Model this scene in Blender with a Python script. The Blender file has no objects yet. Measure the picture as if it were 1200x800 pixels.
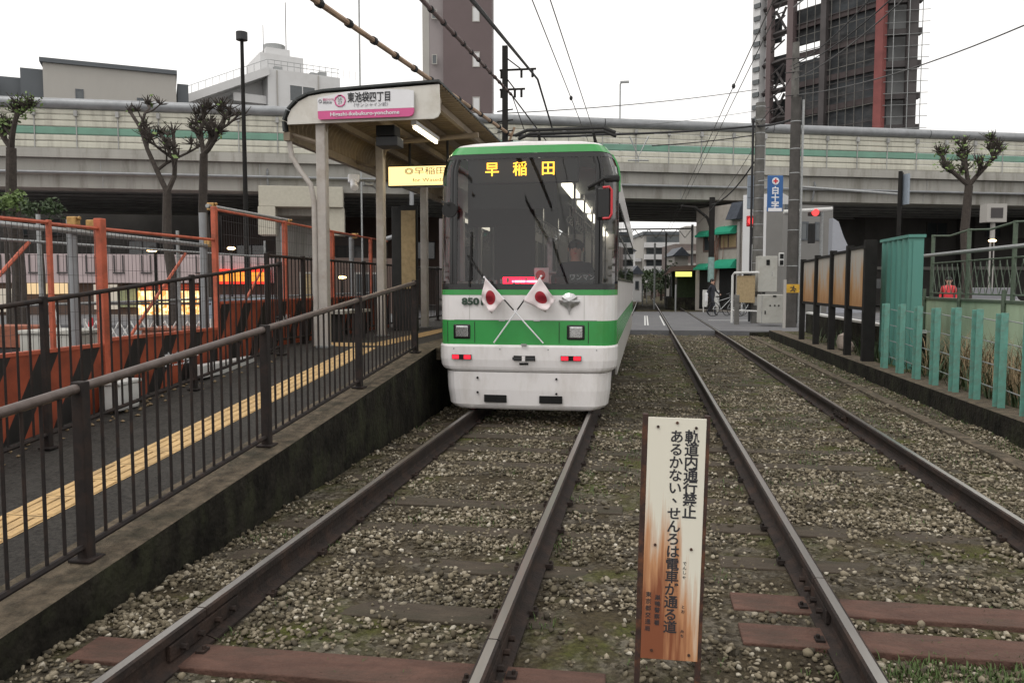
import bpy, math, random
import numpy as np
from mathutils import Vector, Matrix
random.seed(7); rng = np.random.default_rng(7)
C = bpy.context.scene.collection
SC = bpy.context.scene
PI = math.pi

# ------------------------------------------------------------------ camera, sky, sun, exposure
F_PX = 933.0
CAM_H = 1.57
PITCH = math.atan(66 / F_PX)
YAW = math.atan(155 / math.hypot(F_PX, 66))
cd = bpy.data.cameras.new('camera'); cam = bpy.data.objects.new('camera', cd); C.objects.link(cam)
cd.sensor_width = 36; cd.lens = 36 * F_PX / 1200; cd.clip_start = 0.05; cd.clip_end = 3000
cam.location = (0, 0, CAM_H); cam.rotation_euler = (PI / 2 - PITCH, 0, YAW)
SC.camera = cam

SUN_EL, SUN_AZ = math.radians(58), math.radians(215)
w = bpy.data.worlds.new('World'); SC.world = w; w.use_nodes = True
nt = w.node_tree; nt.nodes.clear()
sky = nt.nodes.new('ShaderNodeTexSky'); sky.sky_type = 'NISHITA'; sky.sun_disc = False
sky.sun_elevation = SUN_EL; sky.sun_rotation = SUN_AZ; sky.dust_density = 6; sky.air_density = 1.5
hs = nt.nodes.new('ShaderNodeHueSaturation'); hs.inputs['Saturation'].default_value = 0.10
mx = nt.nodes.new('ShaderNodeMix'); mx.data_type = 'RGBA'; mx.inputs[0].default_value = 0.80
mx.inputs[7].default_value = (12.7, 12.4, 12.05, 1)
bg = nt.nodes.new('ShaderNodeBackground'); bg.inputs[1].default_value = 0.10
wo = nt.nodes.new('ShaderNodeOutputWorld')
nt.links.new(sky.outputs[0], hs.inputs['Color']); nt.links.new(hs.outputs[0], mx.inputs[6])
nt.links.new(mx.outputs[2], bg.inputs[0]); nt.links.new(bg.outputs[0], wo.inputs[0])
sl = bpy.data.lights.new('sun', 'SUN'); sl.energy = 0.8; sl.angle = math.radians(25); sl.color = (1, .97, .93)
so = bpy.data.objects.new('sun', sl); C.objects.link(so)
so.rotation_euler = (PI / 2 - SUN_EL, 0, math.radians(-35))
SC.view_settings.view_transform = 'Standard'; SC.view_settings.look = 'None'
SC.view_settings.exposure = 0.22; SC.view_settings.gamma = 1.0
SC.render.engine = 'CYCLES'
SC.cycles.max_bounces = 6; SC.cycles.transparent_max_bounces = 12

# survey of the place: depth along the view axis plus bearing gives a real position
FWD = Vector((-math.sin(YAW) * math.cos(PITCH), math.cos(YAW) * math.cos(PITCH), -math.sin(PITCH)))
RGT = Vector((math.cos(YAW), math.sin(YAW), 0)); UPV = RGT.cross(FWD)
def at(px, py, depth):
    return Vector((0, 0, CAM_H)) + depth * (FWD + RGT * ((px - 600) / F_PX) + UPV * ((400 - py) / F_PX))

# ------------------------------------------------------------------ materials
def nodes(m):
    m.use_nodes = True; t = m.node_tree; t.nodes.clear()
    return t, t.nodes, t.links
def mat(name, col, rough=.7, metal=0., var=.25, scale=6., bump=.0, bscale=60., dirt=None, dirt_amt=.5, dirt_scale=2.5,
        stretch=(1, 1, 1), spec=.4):
    """a base colour with mottling, blotches of dirt and a fine bump"""
    m = bpy.data.materials.new(name); t, N, L = nodes(m)
    out = N.new('ShaderNodeOutputMaterial'); b = N.new('ShaderNodeBsdfPrincipled'); L.new(b.outputs[0], out.inputs[0])
    tc = N.new('ShaderNodeTexCoord'); mp = N.new('ShaderNodeMapping'); mp.inputs['Scale'].default_value = stretch
    L.new(tc.outputs['Object'], mp.inputs[0])
    n = N.new('ShaderNodeTexNoise'); n.inputs['Scale'].default_value = scale; n.inputs['Detail'].default_value = 6
    n.inputs['Roughness'].default_value = .65
    L.new(mp.outputs[0], n.inputs['Vector'])
    r = N.new('ShaderNodeMapRange'); r.inputs[1].default_value = .3; r.inputs[2].default_value = .7
    r.inputs[3].default_value = 1 - var; r.inputs[4].default_value = 1 + var * .6
    L.new(n.outputs[0], r.inputs[0])
    mul = N.new('ShaderNodeMix'); mul.data_type = 'RGBA'; mul.blend_type = 'MULTIPLY'; mul.inputs[0].default_value = 1
    mul.inputs[6].default_value = (*col, 1); L.new(r.outputs[0], mul.inputs[7])
    last = mul.outputs[2]
    if dirt:
        n2 = N.new('ShaderNodeTexNoise'); n2.inputs['Scale'].default_value = dirt_scale; n2.inputs['Detail'].default_value = 8
        n2.inputs['Roughness'].default_value = .7
        L.new(mp.outputs[0], n2.inputs['Vector'])
        r2 = N.new('ShaderNodeMapRange'); r2.inputs[1].default_value = .48; r2.inputs[2].default_value = .66; r2.inputs[4].default_value = dirt_amt
        L.new(n2.outputs[0], r2.inputs[0])
        mx2 = N.new('ShaderNodeMix'); mx2.data_type = 'RGBA'; mx2.inputs[7].default_value = (*dirt, 1)
        L.new(r2.outputs[0], mx2.inputs[0]); L.new(last, mx2.inputs[6]); last = mx2.outputs[2]
    L.new(last, b.inputs['Base Color'])
    b.inputs['Roughness'].default_value = rough; b.inputs['Metallic'].default_value = metal
    b.inputs['Specular IOR Level'].default_value = spec
    if bump:
        n3 = N.new('ShaderNodeTexNoise'); n3.inputs['Scale'].default_value = bscale; n3.inputs['Detail'].default_value = 4
        L.new(tc.outputs['Object'], n3.inputs['Vector'])
        bp = N.new('ShaderNodeBump'); bp.inputs['Strength'].default_value = bump; bp.inputs['Distance'].default_value = .02
        L.new(n3.outputs[0], bp.inputs['Height']); L.new(bp.outputs[0], b.inputs['Normal'])
    return m
def emis(name, col, s):
    m = bpy.data.materials.new(name); t, N, L = nodes(m)
    out = N.new('ShaderNodeOutputMaterial'); e = N.new('ShaderNodeEmission')
    e.inputs[0].default_value = (*col, 1); e.inputs[1].default_value = s; L.new(e.outputs[0], out.inputs[0]); return m
def glass(name, tint=(.55, .58, .58), gl=1.0, rough=.02):
    m = bpy.data.materials.new(name); t, N, L = nodes(m)
    out = N.new('ShaderNodeOutputMaterial'); tr = N.new('ShaderNodeBsdfTransparent'); tr.inputs[0].default_value = (*tint, 1)
    g = N.new('ShaderNodeBsdfGlossy'); g.inputs['Roughness'].default_value = rough; g.inputs[0].default_value = (gl, gl, gl, 1)
    f = N.new('ShaderNodeFresnel'); f.inputs[0].default_value = 1.52
    mi = N.new('ShaderNodeMixShader'); L.new(f.outputs[0], mi.inputs[0]); L.new(tr.outputs[0], mi.inputs[1]); L.new(g.outputs[0], mi.inputs[2])
    L.new(mi.outputs[0], out.inputs[0]); return m

M = {}
M['conc'] = mat('concrete', (.26, .25, .22), .9, var=.3, bump=.3, dirt=(.07, .065, .05), dirt_amt=.7)
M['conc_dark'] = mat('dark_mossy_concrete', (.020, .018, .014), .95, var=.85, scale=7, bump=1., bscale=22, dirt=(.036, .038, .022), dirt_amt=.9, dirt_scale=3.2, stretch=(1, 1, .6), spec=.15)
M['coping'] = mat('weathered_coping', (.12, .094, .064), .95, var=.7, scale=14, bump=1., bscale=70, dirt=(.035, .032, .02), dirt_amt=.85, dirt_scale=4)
M['girder'] = mat('overpass_concrete', (.35, .34, .31), .85, var=.15, scale=.6, dirt=(.17, .16, .135), dirt_amt=.75, dirt_scale=1.3, stretch=(1, 1, .14))
M['under'] = mat('overpass_steel_dark', (.34, .34, .33), .8, var=.3, scale=.7)
M['barrier'] = mat('barrier_panel', (.52, .51, .43), .6, var=.12, scale=1.2, dirt=(.30, .285, .24), dirt_amt=.7, dirt_scale=2.2, stretch=(1, 1, .12))
M['barrier_green'] = mat('barrier_green_stripe', (.15, .29, .22), .6, var=.15, scale=1.2, dirt=(.16, .24, .2), dirt_amt=.5, dirt_scale=.8)
M['pipe'] = mat('galvanised_pipe', (.27, .28, .29), .45, .3, var=.2, scale=1.5, dirt=(.2, .2, .2))
M['galv'] = mat('galvanised_steel', (.32, .33, .33), .45, .5, var=.3, scale=20)
M['asphalt'] = mat('asphalt', (.042, .038, .033), .9, var=.8, scale=40, bump=.7, bscale=180, dirt=(.06, .056, .05), dirt_amt=.6, dirt_scale=3)
M['road'] = mat('road_asphalt', (.11, .11, .115), .85, var=.2, scale=5, bump=.2, bscale=80, dirt=(.17, .165, .16), dirt_amt=.5, dirt_scale=.7)
M['paint'] = mat('road_paint', (.6, .6, .58), .8, var=.3, scale=15)
M['tactile'] = mat('tactile_paving', (.56, .38, .18), .85, var=.2, scale=8, bump=.3, dirt=(.32, .22, .12), dirt_amt=.7, dirt_scale=5)
M['fence'] = mat('brown_painted_steel', (.014, .010, .009), .8, 0., var=.4, scale=25, dirt=(.045, .024, .016), dirt_amt=.5, dirt_scale=8)
M['handrail'] = mat('worn_handrail', (.115, .09, .08), .45, .3, var=.35, scale=12, dirt=(.07, .05, .04), dirt_amt=.6, dirt_scale=7)
M['rail_side'] = mat('rusty_rail_side', (.026, .018, .015), .85, .1, var=.4, scale=10, bump=.3, dirt=(.055, .03, .02), dirt_amt=.6, dirt_scale=5)
M['rail_top'] = mat('polished_rail_head', (.42, .40, .375), .3, .9, var=.3, scale=5, stretch=(1, .1, 1), dirt=(.25, .2, .17), dirt_amt=.4)
M['sleeper'] = mat('weathered_sleeper', (.062, .048, .034), .95, var=.4, scale=14, bump=.5, dirt=(.04, .036, .022), dirt_amt=.8, dirt_scale=5, stretch=(.3, 1, 1))
M['sleeper_red'] = mat('red_brown_sleeper', (.10, .052, .038), .9, var=.4, scale=12, bump=.6, bscale=40, dirt=(.055, .036, .026), dirt_amt=.85, dirt_scale=7, stretch=(.35, 1, 1))
M['white'] = mat('white_tram_paint', (.76, .735, .73), .22, var=.04, scale=2, dirt=(.52, .48, .44), dirt_amt=.45, dirt_scale=4, stretch=(1, 1, .3), spec=.5)
M['green'] = mat('green_tram_paint', (.045, .30, .075), .25, var=.06, scale=2, dirt=(.05, .2, .045), dirt_amt=.35, spec=.5)
M['black'] = mat('black_gloss', (.012, .012, .012), .25, var=.2, spec=.5)
M['rubber'] = mat('dark_rubber', (.02, .02, .02), .8, var=.3)
M['void'] = mat('dark_recess', (.008, .008, .008), .9, var=.3)
M['interior'] = mat('tram_interior', (.22, .23, .22), .6, var=.1)
M['interior_dark'] = mat('tram_console', (.035, .036, .038), .6, var=.2)
M['chrome'] = mat('bare_metal', (.55, .55, .55), .25, .9, var=.1)
M['lens'] = mat('lamp_lens', (.75, .76, .76), .16, .85, var=.35, scale=60)
M['silver'] = mat('silver_emblem', (.5, .5, .5), .3, .8, var=.1)
M['cream'] = mat('cream_post_paint', (.40, .37, .34), .6, var=.15, scale=5, dirt=(.25, .2, .15), dirt_amt=.5, dirt_scale=4)
M['canopy'] = mat('canopy_sheet', (.22, .165, .10), .65, var=.2, scale=4, dirt=(.12, .09, .06), dirt_amt=.6, dirt_scale=3)
M['canopy_top'] = mat('canopy_outer', (.05, .055, .055), .7, var=.3)
M['beam'] = mat('canopy_beam', (.20, .16, .115), .65, var=.2, dirt=(.12, .08, .05), dirt_amt=.5)
M['fascia'] = mat('fascia_board', (.62, .60, .55), .6, var=.08, scale=3, dirt=(.42, .38, .31), dirt_amt=.55, dirt_scale=2.5)
M['signwhite'] = mat('sign_white', (.72, .72, .74), .4, var=.03)
M['pink'] = mat('sign_pink', (.62, .10, .27), .4, var=.05)
M['ink'] = mat('sign_ink', (.03, .03, .035), .6, var=.1)
M['inkgrey'] = mat('sign_grey_ink', (.3, .3, .32), .6, var=.1)
M['orange'] = mat('orange_paint', (.46, .105, .055), .6, var=.25, scale=8, dirt=(.17, .055, .03), dirt_amt=.7, dirt_scale=6)
M['clamp'] = mat('brass_clamp', (.42, .25, .09), .5, .5, var=.3, scale=30)
M['bamboo'] = mat('insulated_conduit', (.38, .26, .17), .6, var=.3, scale=3, dirt=(.2, .12, .08), dirt_amt=.6)
M['cable'] = mat('black_cable', (.02, .02, .022), .6, var=.2)
M['cablegrey'] = mat('grey_wire', (.10, .10, .10), .6, var=.2)
M['polec'] = mat('concrete_pole', (.14, .135, .125), .9, var=.25, scale=5, dirt=(.07, .068, .06), dirt_amt=.7, dirt_scale=2)
M['poledark'] = mat('dark_pole', (.018, .017, .016), .85, var=.3, spec=.2)
M['boxgrey'] = mat('cabinet_paint', (.40, .395, .36), .5, var=.08, dirt=(.28, .26, .22), dirt_amt=.5)
M['bluesign'] = mat('blue_sign', (.03, .11, .30), .4, var=.06)
M['lightblue'] = mat('pale_blue_sign', (.25, .29, .34), .5, var=.1)
M['red'] = mat('red_plastic', (.55, .03, .04), .4, var=.1)
M['brown_tower'] = mat('brown_tile', (.12, .09, .09), .7, var=.08, scale=.3)
M['greywall'] = mat('grey_render', (.36, .345, .32), .8, var=.06, scale=.3, dirt=(.28, .27, .25), dirt_amt=.5, dirt_scale=.3, stretch=(1, 1, .4))
M['darkclad'] = mat('dark_cladding', (.09, .10, .11), .6, var=.1, scale=.4)
M['whitewall'] = mat('white_render', (.60, .60, .60), .8, var=.08, scale=.3, dirt=(.45, .44, .43), dirt_amt=.5, dirt_scale=.3)
M['window'] = mat('window_glass', (.05, .06, .065), .12, var=.3, scale=.5, spec=.8)
M['shopwall'] = mat('shop_fascia', (.44, .36, .36), .7, var=.08, scale=.5)
M['brick'] = mat('brick_block', (.24, .085, .05), .85, var=.3, scale=12)
M['net'] = mat('scaffold_net', (.034, .038, .042), .8, var=.9, scale=.25, dirt=(.085, .08, .078), dirt_amt=.6, dirt_scale=.4, stretch=(1, 1, 2.2))
M['steelrust'] = mat('primer_steel', (.20, .06, .055), .7, var=.3, scale=.4)
M['steeldark'] = mat('dark_steel', (.065, .058, .058), .7, var=.4, scale=.3)
M['sheet'] = mat('scaffold_sheet', (.20, .205, .205), .8, var=.25, scale=.25)
M['teal'] = mat('teal_rail_paint', (.125, .31, .255), .6, var=.2, scale=12, dirt=(.16, .17, .14), dirt_amt=.6, dirt_scale=9)
M['tealbox'] = mat('teal_corrugated', (.09, .25, .21), .5, var=.12, scale=2, dirt=(.07, .15, .12), dirt_amt=.5, dirt_scale=2, stretch=(1, 1, .3))
M['palegreen'] = mat('pale_green_wall', (.36, .46, .32), .8, var=.12, scale=3, dirt=(.2, .24, .16), dirt_amt=.6, dirt_scale=2, stretch=(1, 1, .3))
M['greenpost'] = mat('dull_green_post', (.085, .115, .08), .6, var=.3, scale=20)
M['awning'] = mat('green_awning', (.03, .33, .20), .6, var=.1)
M['rooftile'] = mat('slate_roof', (.07, .08, .10), .6, var=.3)
M['tan'] = mat('tan_notice', (.33, .25, .14), .8, var=.25, scale=12)
M['whiteframe'] = mat('white_frame', (.6, .6, .58), .5, var=.1)
M['bark'] = mat('bark', (.055, .045, .038), .95, var=.4, scale=12, bump=.7, bscale=30)
M['leaf'] = mat('fresh_leaf', (.15, .22, .07), .6, var=.4, scale=5)
M['leafdark'] = mat('dark_leaf', (.035, .06, .02), .6, var=.4, scale=5)
M['straw'] = mat('dry_grass', (.22, .16, .09), .8, var=.4, scale=20)
M['grass'] = mat('grass_blade', (.07, .11, .03), .7, var=.4, scale=20)
M['skin'] = mat('skin', (.45, .27, .2), .6, var=.05)
M['cloth_dark'] = mat('dark_cloth', (.025, .027, .035), .85, var=.2)
M['cloth_white'] = mat('white_cloth', (.6, .6, .6), .85, var=.1)
M['hair'] = mat('black_hair', (.012, .011, .01), .6, var=.2)
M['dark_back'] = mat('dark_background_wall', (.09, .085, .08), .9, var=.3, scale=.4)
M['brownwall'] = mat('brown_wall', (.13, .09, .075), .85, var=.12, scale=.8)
M['glass'] = glass('windscreen_glass', (.68, .70, .70), 1.0)
M['sideglass'] = glass('side_glass', (.10, .11, .12), .8)
E_led = emis('amber_led', (1, .42, .03), 4.2)
E_red = emis('red_lamp', (1, .006, .03), 5)
E_redhot = emis('red_lamp_core', (1, .10, .16), 16)
E_tube = emis('fluorescent_tube', (1, .86, .58), 7)
E_intl = emis('saloon_light', (1, .90, .72), 3.2)
E_signy = emis('lit_sign_panel', (1, .74, .30), 1.5)
E_warm = emis('warm_lamp', (1, .66, .3), 8)
def emis_tex(name, c1, c2, s, sc):
    m = bpy.data.materials.new(name); t, N, L = nodes(m); out = N.new('ShaderNodeOutputMaterial'); e = N.new('ShaderNodeEmission'); tc = N.new('ShaderNodeTexCoord')
    v = N.new('ShaderNodeTexVoronoi'); v.inputs['Scale'].default_value = sc; L.new(tc.outputs['Object'], v.inputs['Vector']); cr = N.new('ShaderNodeValToRGB'); L.new(v.outputs['Color'], cr.inputs[0])
    cr.color_ramp.elements[0].position = .2; cr.color_ramp.elements[0].color = (*c1, 1); cr.color_ramp.elements[1].position = .8; cr.color_ramp.elements[1].color = (*c2, 1)
    L.new(cr.outputs[0], e.inputs[0]); e.inputs[1].default_value = s; L.new(e.outputs[0], out.inputs[0]); return m
E_shopy = emis_tex('lit_shop_yellow', (.75, .25, .05), (1, .85, .42), 2.0, 5)
E_shopw = emis('lit_shop_white', (.85, .75, .62), .55)
E_signred = emis('lit_red_sign', (1, .05, .03), 1.3)
E_signor = emis('lit_orange_sign', (1, .35, .05), 1.4)
E_lemon = emis('lit_lemon_sign', (.95, .95, .22), 1.1)

def rust_mat(name, base, r1, r2, xb=0., lo=.0, hi=1.):
    """paint with a run of rust of its own shape"""
    m = bpy.data.materials.new(name); t, N, L = nodes(m)
    out = N.new('ShaderNodeOutputMaterial'); b = N.new('ShaderNodeBsdfPrincipled'); L.new(b.outputs[0], out.inputs[0])
    tc = N.new('ShaderNodeTexCoord'); mp = N.new('ShaderNodeMapping'); mp.inputs['Scale'].default_value = (1, 1, .22)
    L.new(tc.outputs['Generated'], mp.inputs[0])
    n = N.new('ShaderNodeTexNoise'); n.inputs['Scale'].default_value = 5.5; n.inputs['Detail'].default_value = 9; n.inputs['Roughness'].default_value = .62
    L.new(mp.outputs[0], n.inputs['Vector'])
    sp = N.new('ShaderNodeSeparateXYZ'); L.new(tc.outputs['Generated'], sp.inputs[0])
    rz = N.new('ShaderNodeMapRange'); rz.inputs[1].default_value = lo; rz.inputs[2].default_value = hi; rz.inputs[3].default_value = .34; rz.inputs[4].default_value = -.22
    L.new(sp.outputs[2], rz.inputs[0])
    ad = N.new('ShaderNodeMath'); ad.operation = 'ADD'; rx = N.new('ShaderNodeMapRange'); rx.inputs[3].default_value = xb; rx.inputs[4].default_value = -xb; L.new(sp.outputs[0], rx.inputs[0])
    ax = N.new('ShaderNodeMath'); ax.operation = 'ADD'; L.new(rz.outputs[0], ax.inputs[0]); L.new(rx.outputs[0], ax.inputs[1])
    L.new(n.outputs[0], ad.inputs[0]); L.new(ax.outputs[0], ad.inputs[1])
    cr = N.new('ShaderNodeValToRGB'); e = cr.color_ramp.elements
    e[0].position = .50; e[0].color = (*base, 1); e[1].position = .86; e[1].color = (*r2, 1)
    k = e.new(.60); k.color = tuple(base[i] * .5 + r1[i] * .5 for i in range(3)) + (1,); k = e.new(.70); k.color = (*r1, 1)
    L.new(ad.outputs[0], cr.inputs[0]); L.new(cr.outputs[0], b.inputs['Base Color']); b.inputs['Roughness'].default_value = .6
    return m
M['rustsign'] = rust_mat('rusty_enamel', (.70, .67, .57), (.50, .25, .12), (.22, .07, .03), xb=.13, lo=.12, hi=.82)
M['rustpost'] = mat('rusty_post', (.045, .025, .02), .8, var=.4, scale=20, dirt=(.22, .08, .03), dirt_amt=.6, dirt_scale=8)
M['rustpanel'] = rust_mat('rusty_panel', (.38, .35, .31), (.42, .24, .11), (.35, .17, .06), lo=0., hi=1.25)

def stripe_mat():
    m = bpy.data.materials.new('hazard_stripes'); t, N, L = nodes(m)
    out = N.new('ShaderNodeOutputMaterial'); b = N.new('ShaderNodeBsdfPrincipled'); L.new(b.outputs[0], out.inputs[0])
    tc = N.new('ShaderNodeTexCoord'); sp = N.new('ShaderNodeSeparateXYZ'); L.new(tc.outputs['Object'], sp.inputs[0])
    def mth(op, a, bb):
        q = N.new('ShaderNodeMath'); q.operation = op
        for i, v in enumerate((a, bb)):
            if hasattr(v, 'default_value') or not isinstance(v, (int, float)): L.new(v, q.inputs[i])
            else: q.inputs[i].default_value = v
        return q.outputs[0]
    s = mth('SUBTRACT', sp.outputs[1], mth('MULTIPLY', sp.outputs[2], .62))
    fr = mth('FRACT', mth('MULTIPLY', s, 2.05), 0)
    lt = mth('LESS_THAN', fr, .42)
    # stripes stop short of the panel's top edge
    n = N.new('ShaderNodeTexNoise'); n.inputs['Scale'].default_value = 5; n.inputs['Detail'].default_value = 8; L.new(tc.outputs['Object'], n.inputs['Vector'])
    wear = N.new('ShaderNodeMapRange'); wear.inputs[1].default_value = .35; wear.inputs[2].default_value = .7; wear.inputs[3].default_value = 1.1; wear.inputs[4].default_value = .55
    L.new(n.outputs[0], wear.inputs[0])
    mx = N.new('ShaderNodeMix'); mx.data_type = 'RGBA'; mx.inputs[6].default_value = (.32, .066, .028, 1); mx.inputs[7].default_value = (.015, .013, .012, 1)
    L.new(lt, mx.inputs[0])
    ml = N.new('ShaderNodeMix'); ml.data_type = 'RGBA'; ml.blend_type = 'MULTIPLY'; ml.inputs[0].default_value = 1
    L.new(mx.outputs[2], ml.inputs[6]); L.new(wear.outputs[0], ml.inputs[7])
    L.new(ml.outputs[2], b.inputs['Base Color']); b.inputs['Roughness'].default_value = .6
    return m
M['stripes'] = stripe_mat()

# ------------------------------------------------------------------ mesh helpers
def tag(o, label=None, cat=None, group=None, kind=None):
    if label: o['label'] = label
    if cat: o['category'] = cat
    if group: o['group'] = group
    if kind: o['kind'] = kind
    return o
def root(name, loc, label, cat, group=None):
    o = bpy.data.objects.new(name, None); C.objects.link(o); o.location = loc; o.empty_display_size = .1
    return tag(o, label, cat, group)
def world_off(p):
    v = Vector((0, 0, 0))
    while p is not None: v += p.location; p = p.parent
    return v
class MB:
    def __init__(s): s.v = []; s.f = []; s.m = []
    def add(s, vs, fs, mi=0):
        b = len(s.v); s.v += [tuple(v) for v in vs]; s.f += [tuple(b + i for i in f) for f in fs]; s.m += [mi] * len(fs); return s
    def box(s, c, d, rz=0, mi=0, R=None):
        x, y, z = d[0] / 2, d[1] / 2, d[2] / 2
        vs = [Vector((a * x, b * y, e * z)) for a in (-1, 1) for b in (-1, 1) for e in (-1, 1)]
        R = R or Matrix.Rotation(rz, 3, 'Z')
        vs = [R @ v + Vector(c) for v in vs]
        return s.add(vs, [(0, 1, 3, 2), (4, 6, 7, 5), (0, 4, 5, 1), (2, 3, 7, 6), (0, 2, 6, 4), (1, 5, 7, 3)], mi)
    def bb(s, x0, x1, y0, y1, z0, z1, mi=0):
        return s.box(((x0 + x1) / 2, (y0 + y1) / 2, (z0 + z1) / 2), (x1 - x0, y1 - y0, z1 - z0), 0, mi)
    def tube(s, pts, r, n=8, mi=0, caps=True):
        pts = [Vector(p) for p in pts]; k = len(pts)
        rs = r if isinstance(r, (list, tuple)) else [r] * k
        d0 = (pts[1] - pts[0]).normalized()
        up = Vector((0, 0, 1)) if abs(d0.z) < .9 else Vector((1, 0, 0))
        u = d0.cross(up).normalized(); rings = []
        for i in range(k):
            d = (pts[min(i + 1, k - 1)] - pts[max(i - 1, 0)]).normalized()
            u = (u - d * u.dot(d)).normalized(); q = d.cross(u)
            rings.append([pts[i] + (u * math.cos(2 * PI * j / n) + q * math.sin(2 * PI * j / n)) * rs[i] for j in range(n)])
        vs = [p for rg in rings for p in rg]
        fs = [(i * n + j, i * n + (j + 1) % n, (i + 1) * n + (j + 1) % n, (i + 1) * n + j) for i in range(k - 1) for j in range(n)]
        if caps: fs += [tuple(reversed(range(n))), tuple((k - 1) * n + j for j in range(n))]
        return s.add(vs, fs, mi)
    def prism(s, poly, mp, a, b, mi=0):
        """2-D polygon swept from a to b; mp(u, v, t) gives the point"""
        n = len(poly)
        vs = [mp(u, v, a) for u, v in poly] + [mp(u, v, b) for u, v in poly]
        fs = [(i, (i + 1) % n, n + (i + 1) % n, n + i) for i in range(n)] + [tuple(reversed(range(n))), tuple(range(n, 2 * n))]
        return s.add(vs, fs, mi)
    def sphere(s, c, r, n=10, mi=0):
        rx, ry, rz = r if isinstance(r, (tuple, list)) else (r, r, r)
        m = n // 2; vs = []; fs = []
        for i in range(m + 1):
            for j in range(n):
                th = PI * i / m; ph = 2 * PI * j / n
                vs.append((c[0] + rx * math.sin(th) * math.cos(ph), c[1] + ry * math.sin(th) * math.sin(ph), c[2] + rz * math.cos(th)))
        for i in range(m):
            for j in range(n): fs.append((i * n + j, (i + 1) * n + j, (i + 1) * n + (j + 1) % n, i * n + (j + 1) % n))
        return s.add(vs, fs, mi)
    def build(s, name, m, parent=None, bevel=0, smooth=False, label=None):
        me = bpy.data.meshes.new(name); off = world_off(parent)
        me.from_pydata([(v[0] - off.x, v[1] - off.y, v[2] - off.z) for v in s.v], [], s.f)
        for q in (m if isinstance(m, (list, tuple)) else [m]): me.materials.append(q)
        if any(s.m): me.polygons.foreach_set('material_index', s.m)
        if smooth: me.polygons.foreach_set('use_smooth', [True] * len(s.f))
        me.update(); o = bpy.data.objects.new(name, me); C.objects.link(o)
        if parent: o.parent = parent
        if bevel:
            bv = o.modifiers.new('bevel', 'BEVEL'); bv.width = bevel; bv.segments = 2; bv.limit_method = 'ANGLE'
        if smooth: 
            try: me.set_sharp_from_angle(angle=math.radians(40))
            except Exception: pass
        if label: o['label'] = label
        return o
def one(name, mb, m, label, cat, group=None, **k): return tag(mb.build(name, m, **k), label, cat, group)
def struct(name, mb, m, **k): return tag(mb.build(name, m, **k), kind='structure')
def copy_tree(o, parent=None):
    c = o.copy(); C.objects.link(c)
    if parent: c.parent = parent
    for ch in [x for x in o.children]: copy_tree(ch, c)
    return c
def text(name, body, size, loc, rot, m, parent, align='CENTER', bold=0., depth=.0015, line=1., sx=1., width=None):
    cu = bpy.data.curves.new(name, 'FONT'); cu.body = body; cu.size = size; cu.align_x = align; cu.align_y = 'CENTER'
    cu.offset = bold; cu.extrude = depth; cu.space_line = line; cu.resolution_u = 3
    t = bpy.data.objects.new(name, cu); C.objects.link(t)
    bpy.context.view_layer.update()
    me = bpy.data.meshes.new_from_object(t.evaluated_get(bpy.context.evaluated_depsgraph_get()))
    bpy.data.objects.remove(t)
    if width:
        xs = [v.co.x for v in me.vertices]; w_ = max(xs) - min(xs); sx = width / max(w_, 1e-6)
    mw = Matrix.Translation(Vector(loc) - world_off(parent)) @ (rot if isinstance(rot, Matrix) else rot.to_matrix().to_4x4()) @ Matrix.Diagonal((sx, 1, 1, 1))
    me.transform(mw); me.materials.clear(); me.materials.append(m)
    me.name = name; o = bpy.data.objects.new(name, me); C.objects.link(o); o.parent = parent
    return o
FACE_CAM = Matrix.Rotation(PI / 2, 4, 'X')     # lettering that faces -Y

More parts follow.
